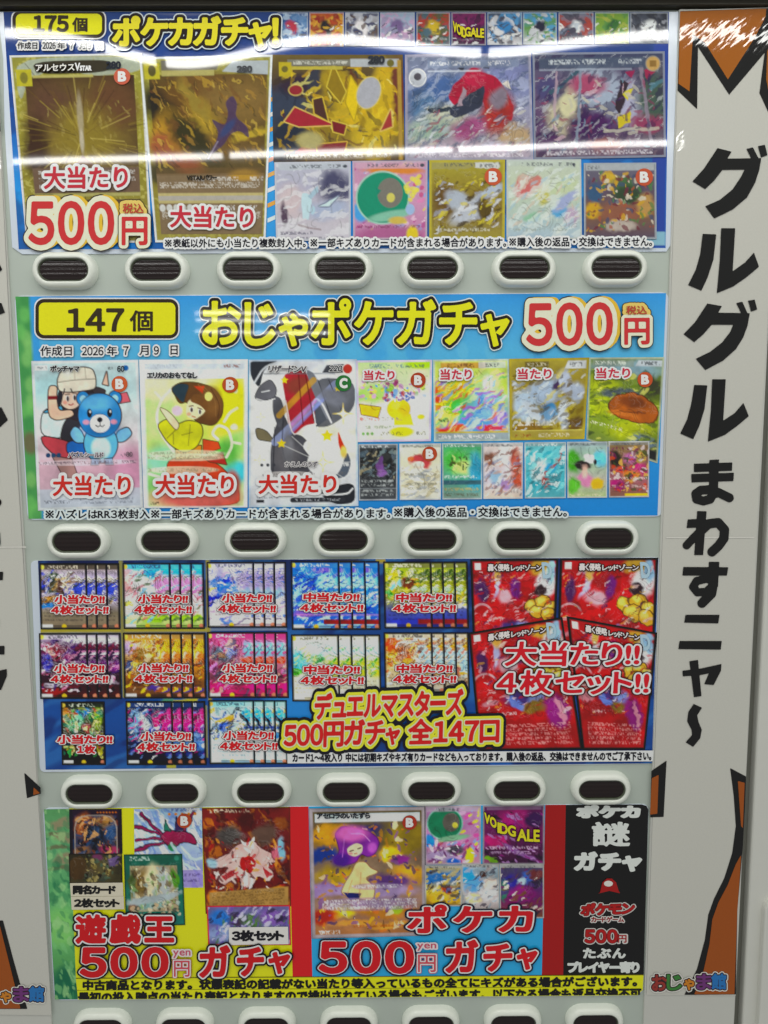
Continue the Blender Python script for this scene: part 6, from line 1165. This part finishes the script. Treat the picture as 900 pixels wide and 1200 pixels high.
a.g('#a88aa8', '#b48aac', '#b0909c').warp(3, .06).spl(['#c86aa4', '#d2b0c4', '#8fa4cc', '#e0cc50', '#a85088'], 50, (.2, 0, 1, 1), (1.5, 3.6), 2, -35).b(.06, .6, .1, .12, '#3a98d8', .5).flat().e(.36, .30, .30, .26, '#1f8266', 0, '#8fb8ac', 1.5).e(.47, .28, .15, .16, '#6f6c66').e(.54, .33, .05, .05, '#c9c468').b(.5, .55, .3, .05, '#8aac94', .6, -8)
a.b(.3, .85, .3, .1, '#a898b4', .7).b(.55, .75, .15, .08, '#54505c', .7).b(.8, .85, .08, .14, '#d6c42c', .5).b(.5, .95, .12, .06, '#3f70b0', .6).spl(['#d8ccd8', '#7a4a78'], 20, (0, .6, 1, 1), (1, 2.4), 3); a.flat(); hdr(a, False, '#b4a8b4'); a.ink(.7, (.06, .12, .94, .85)).border(2, '#a8a0a8').punch(1.2, 1.35).grain(.1); a.build('card_picture', t4, z=.0028)
a = Art([(566, 944), (638, 943), (638, 1013), (565.5, 1013)], 422)
a.g('#5c2a58', '#7a2c68', '#5f2a58', '#4a2448').warp(4, .06, 1.2, .3).b(.5, .25, .25, .2, '#9c2c78', .8).b(.8, .25, .16, .14, '#4a2c58', .6).b(.2, .62, .2, .1, '#b03f7c', .8).b(.6, .8, .35, .05, '#8a6a94', .7, 25).b(.12, .92, .1, .05, '#7aa03c', .7).spl(['#8a3a7c', '#3a1c3c', '#a888b0'], 30, (0, .1, 1, 1), (1, 2.8), 3, 30); a.flat(); a.fine(.72, .05, .9, 5, '#d8c8d8'); a.fine(.8, .1, .9, 5, '#b9a4bc'); a.r(.06, .03, .95, .08, '#8a7a8c', .7); a.ink(.7, (.06, .12, .94, .85)).border(1.8, '#8f8a90').punch(1.2, 1.35).grain(.12); c = a.build('card_picture', t4, z=.0028)
lettering(t4, 'card_lettering', [(('VO', 568, 581.5, 952.5, 963, [(1.3, '#33202c'), (.6, '#d4cc2c')]), dict(gap=.08, slant=8)), (('IDG', 583.5, 604, 964, 975.5, [(1.3, '#33202c'), (.6, '#d4cc2c')]), dict(gap=.08, slant=5)), (('ALE', 606.5, 632, 972, 985, [(1.3, '#33202c'), (.6, '#d4cc2c')]), dict(gap=.08, slant=1))], c)
for i, (q, cs, ex) in enumerate(((Q(498, 1014, 541, 1062), ['#b4a87c', '#4f7aa8', '#c9b45c', '#8a7444'], [(.35, .3, .4, .1, '#3f78a8', -20), (.65, .6, .2, .1, '#b0582c', 0), (.5, .8, .4, .12, '#cfae54', 0)]), (Q(541, 1012.5, 585, 1066), ['#a8b4bc', '#8f9ca4', '#b4b0b0', '#a8a0a0'], [(.15, .25, .2, .15, '#3f9cd4', 0), (.6, .22, .12, .08, '#5a4038', 0), (.75, .38, .16, .12, '#d6c8c0', 0), (.35, .45, .3, .12, '#6f9cc8', -30), (.3, .75, .2, .12, '#d0c49a', 0), (.7, .65, .2, .15, '#d2d4d8', 0)]), (Q(585.5, 1012.5, 637.5, 1076), ['#5c5a6c', '#5a4a78', '#7a3a6c', '#7a5a44'], [(.25, .3, .16, .12, '#4a4494', -40), (.65, .25, .12, .12, '#5a78b4', 30), (.5, .32, .12, .06, '#b4c4cc', 0), (.5, .55, .3, .14, '#8a3a7c', 0), (.85, .2, .15, .1, '#7a4a4c', 0), (.1, .5, .08, .2, '#4a7a6c', 0)]))):
    a = Art(q, 430 + i); a.g(*cs).warp(4, .07, 1.2, .3)
    for e in ex: a.b(*e[:5], .7, e[5])
    a.spl(cs + ['#d8d4cc', '#403a48'], 40, (0, .1, 1, .95), (1, 2.8), 3, -35, .7).flat(); a.r(.02, .0, .98, .07, '#b0b0ac', .7); a.fine(.05, .1, .8, 4, '#55555c'); a.ink(.7, (.06, .12, .94, .85)).border(1.4, '#a4a4a2').punch(1.2, 1.35).grain(.13); a.build('card_picture', t4, z=.0030)
lay2 = [(5.2, '#242838'), (3.2, '#e4dcdf'), (1.7, '#c8242c')]
lettering(t4, 'title_lettering', [(('ポケカ', 479, 623, 1061.5, 1092.5, lay2), dict(gap=.22, z=.0044, slant=-1, cell=1 / 44))])
gacha(t4, (375.5, 483), (1104.5, 1139.5), (489, 511), (1106, 1114), (490, 510.5), (1119, 1139), [((523.5, 559, 1103.5, 1139), -1), ((568, 599, 1108, 1137.5), -1), ((607, 628.5, 1113.5, 1135.5), -1)], lay2)
# black panel lettering
w1 = lambda s, x0, x1, yt, yb, g=1.5, **k: ((s, x0, x1, yt, yb, [(g, '#d0d4d0')]), dict(dict(gap=.16, z=.0030), **k))
lettering(t4, 'panel_lettering', [w1('ポケカ', 677.5, 748.5, 944.5, 957.5, 1.9), w1('謎', 695, 737, 964, 991, 1.2), w1('ガチャ', 674.5, 750.5, 999.5, 1020, 1.9), w1('たぶん', 684, 732.5, 1111.5, 1122.5, .8), w1('プレイヤー寄り', 666, 748.5, 1127.5, 1139.5, 1.1, gap=.1)], blk)
m = MB(); shape(m, [(0, '#9c2420')], .0030, polys=[[(703, 1046), (706, 1034), (711, 1029.5), (717, 1029.5), (722, 1034), (725, 1044), (727, 1047), (714, 1044), (700, 1047.5)]], cell=.6); shape(m, [(0, '#d2d2cc')], .0034, circles=[(713, 1035.5, 5.2, 3.4)], cell=.5); m.build('cap_emblem', t4, blk)
lay3 = [(2.6, '#c9c6c2'), (1.5, '#6a1c20'), (.9, '#a81f26')]
lettering(t4, 'logo_lettering', [(('ポケモン', 681, 742, 1059.5, 1072.5, lay3), dict(gap=.1, skew=.12, slant=-2, z=.0030)), (('カードゲーム', 693, 731, 1074.5, 1080.5, [(1.5, '#c9c6c2'), (.3, '#8a2a2a')]), dict(gap=.1, z=.0032)), (('500', 686, 723, 1090, 1104.5, lay3), dict(gap=.13, z=.0030)), (('円', 724.5, 734, 1096, 1104.5, [(1.9, '#c9c6c2'), (.3, '#9c2228')]), dict(z=.0030))], blk)
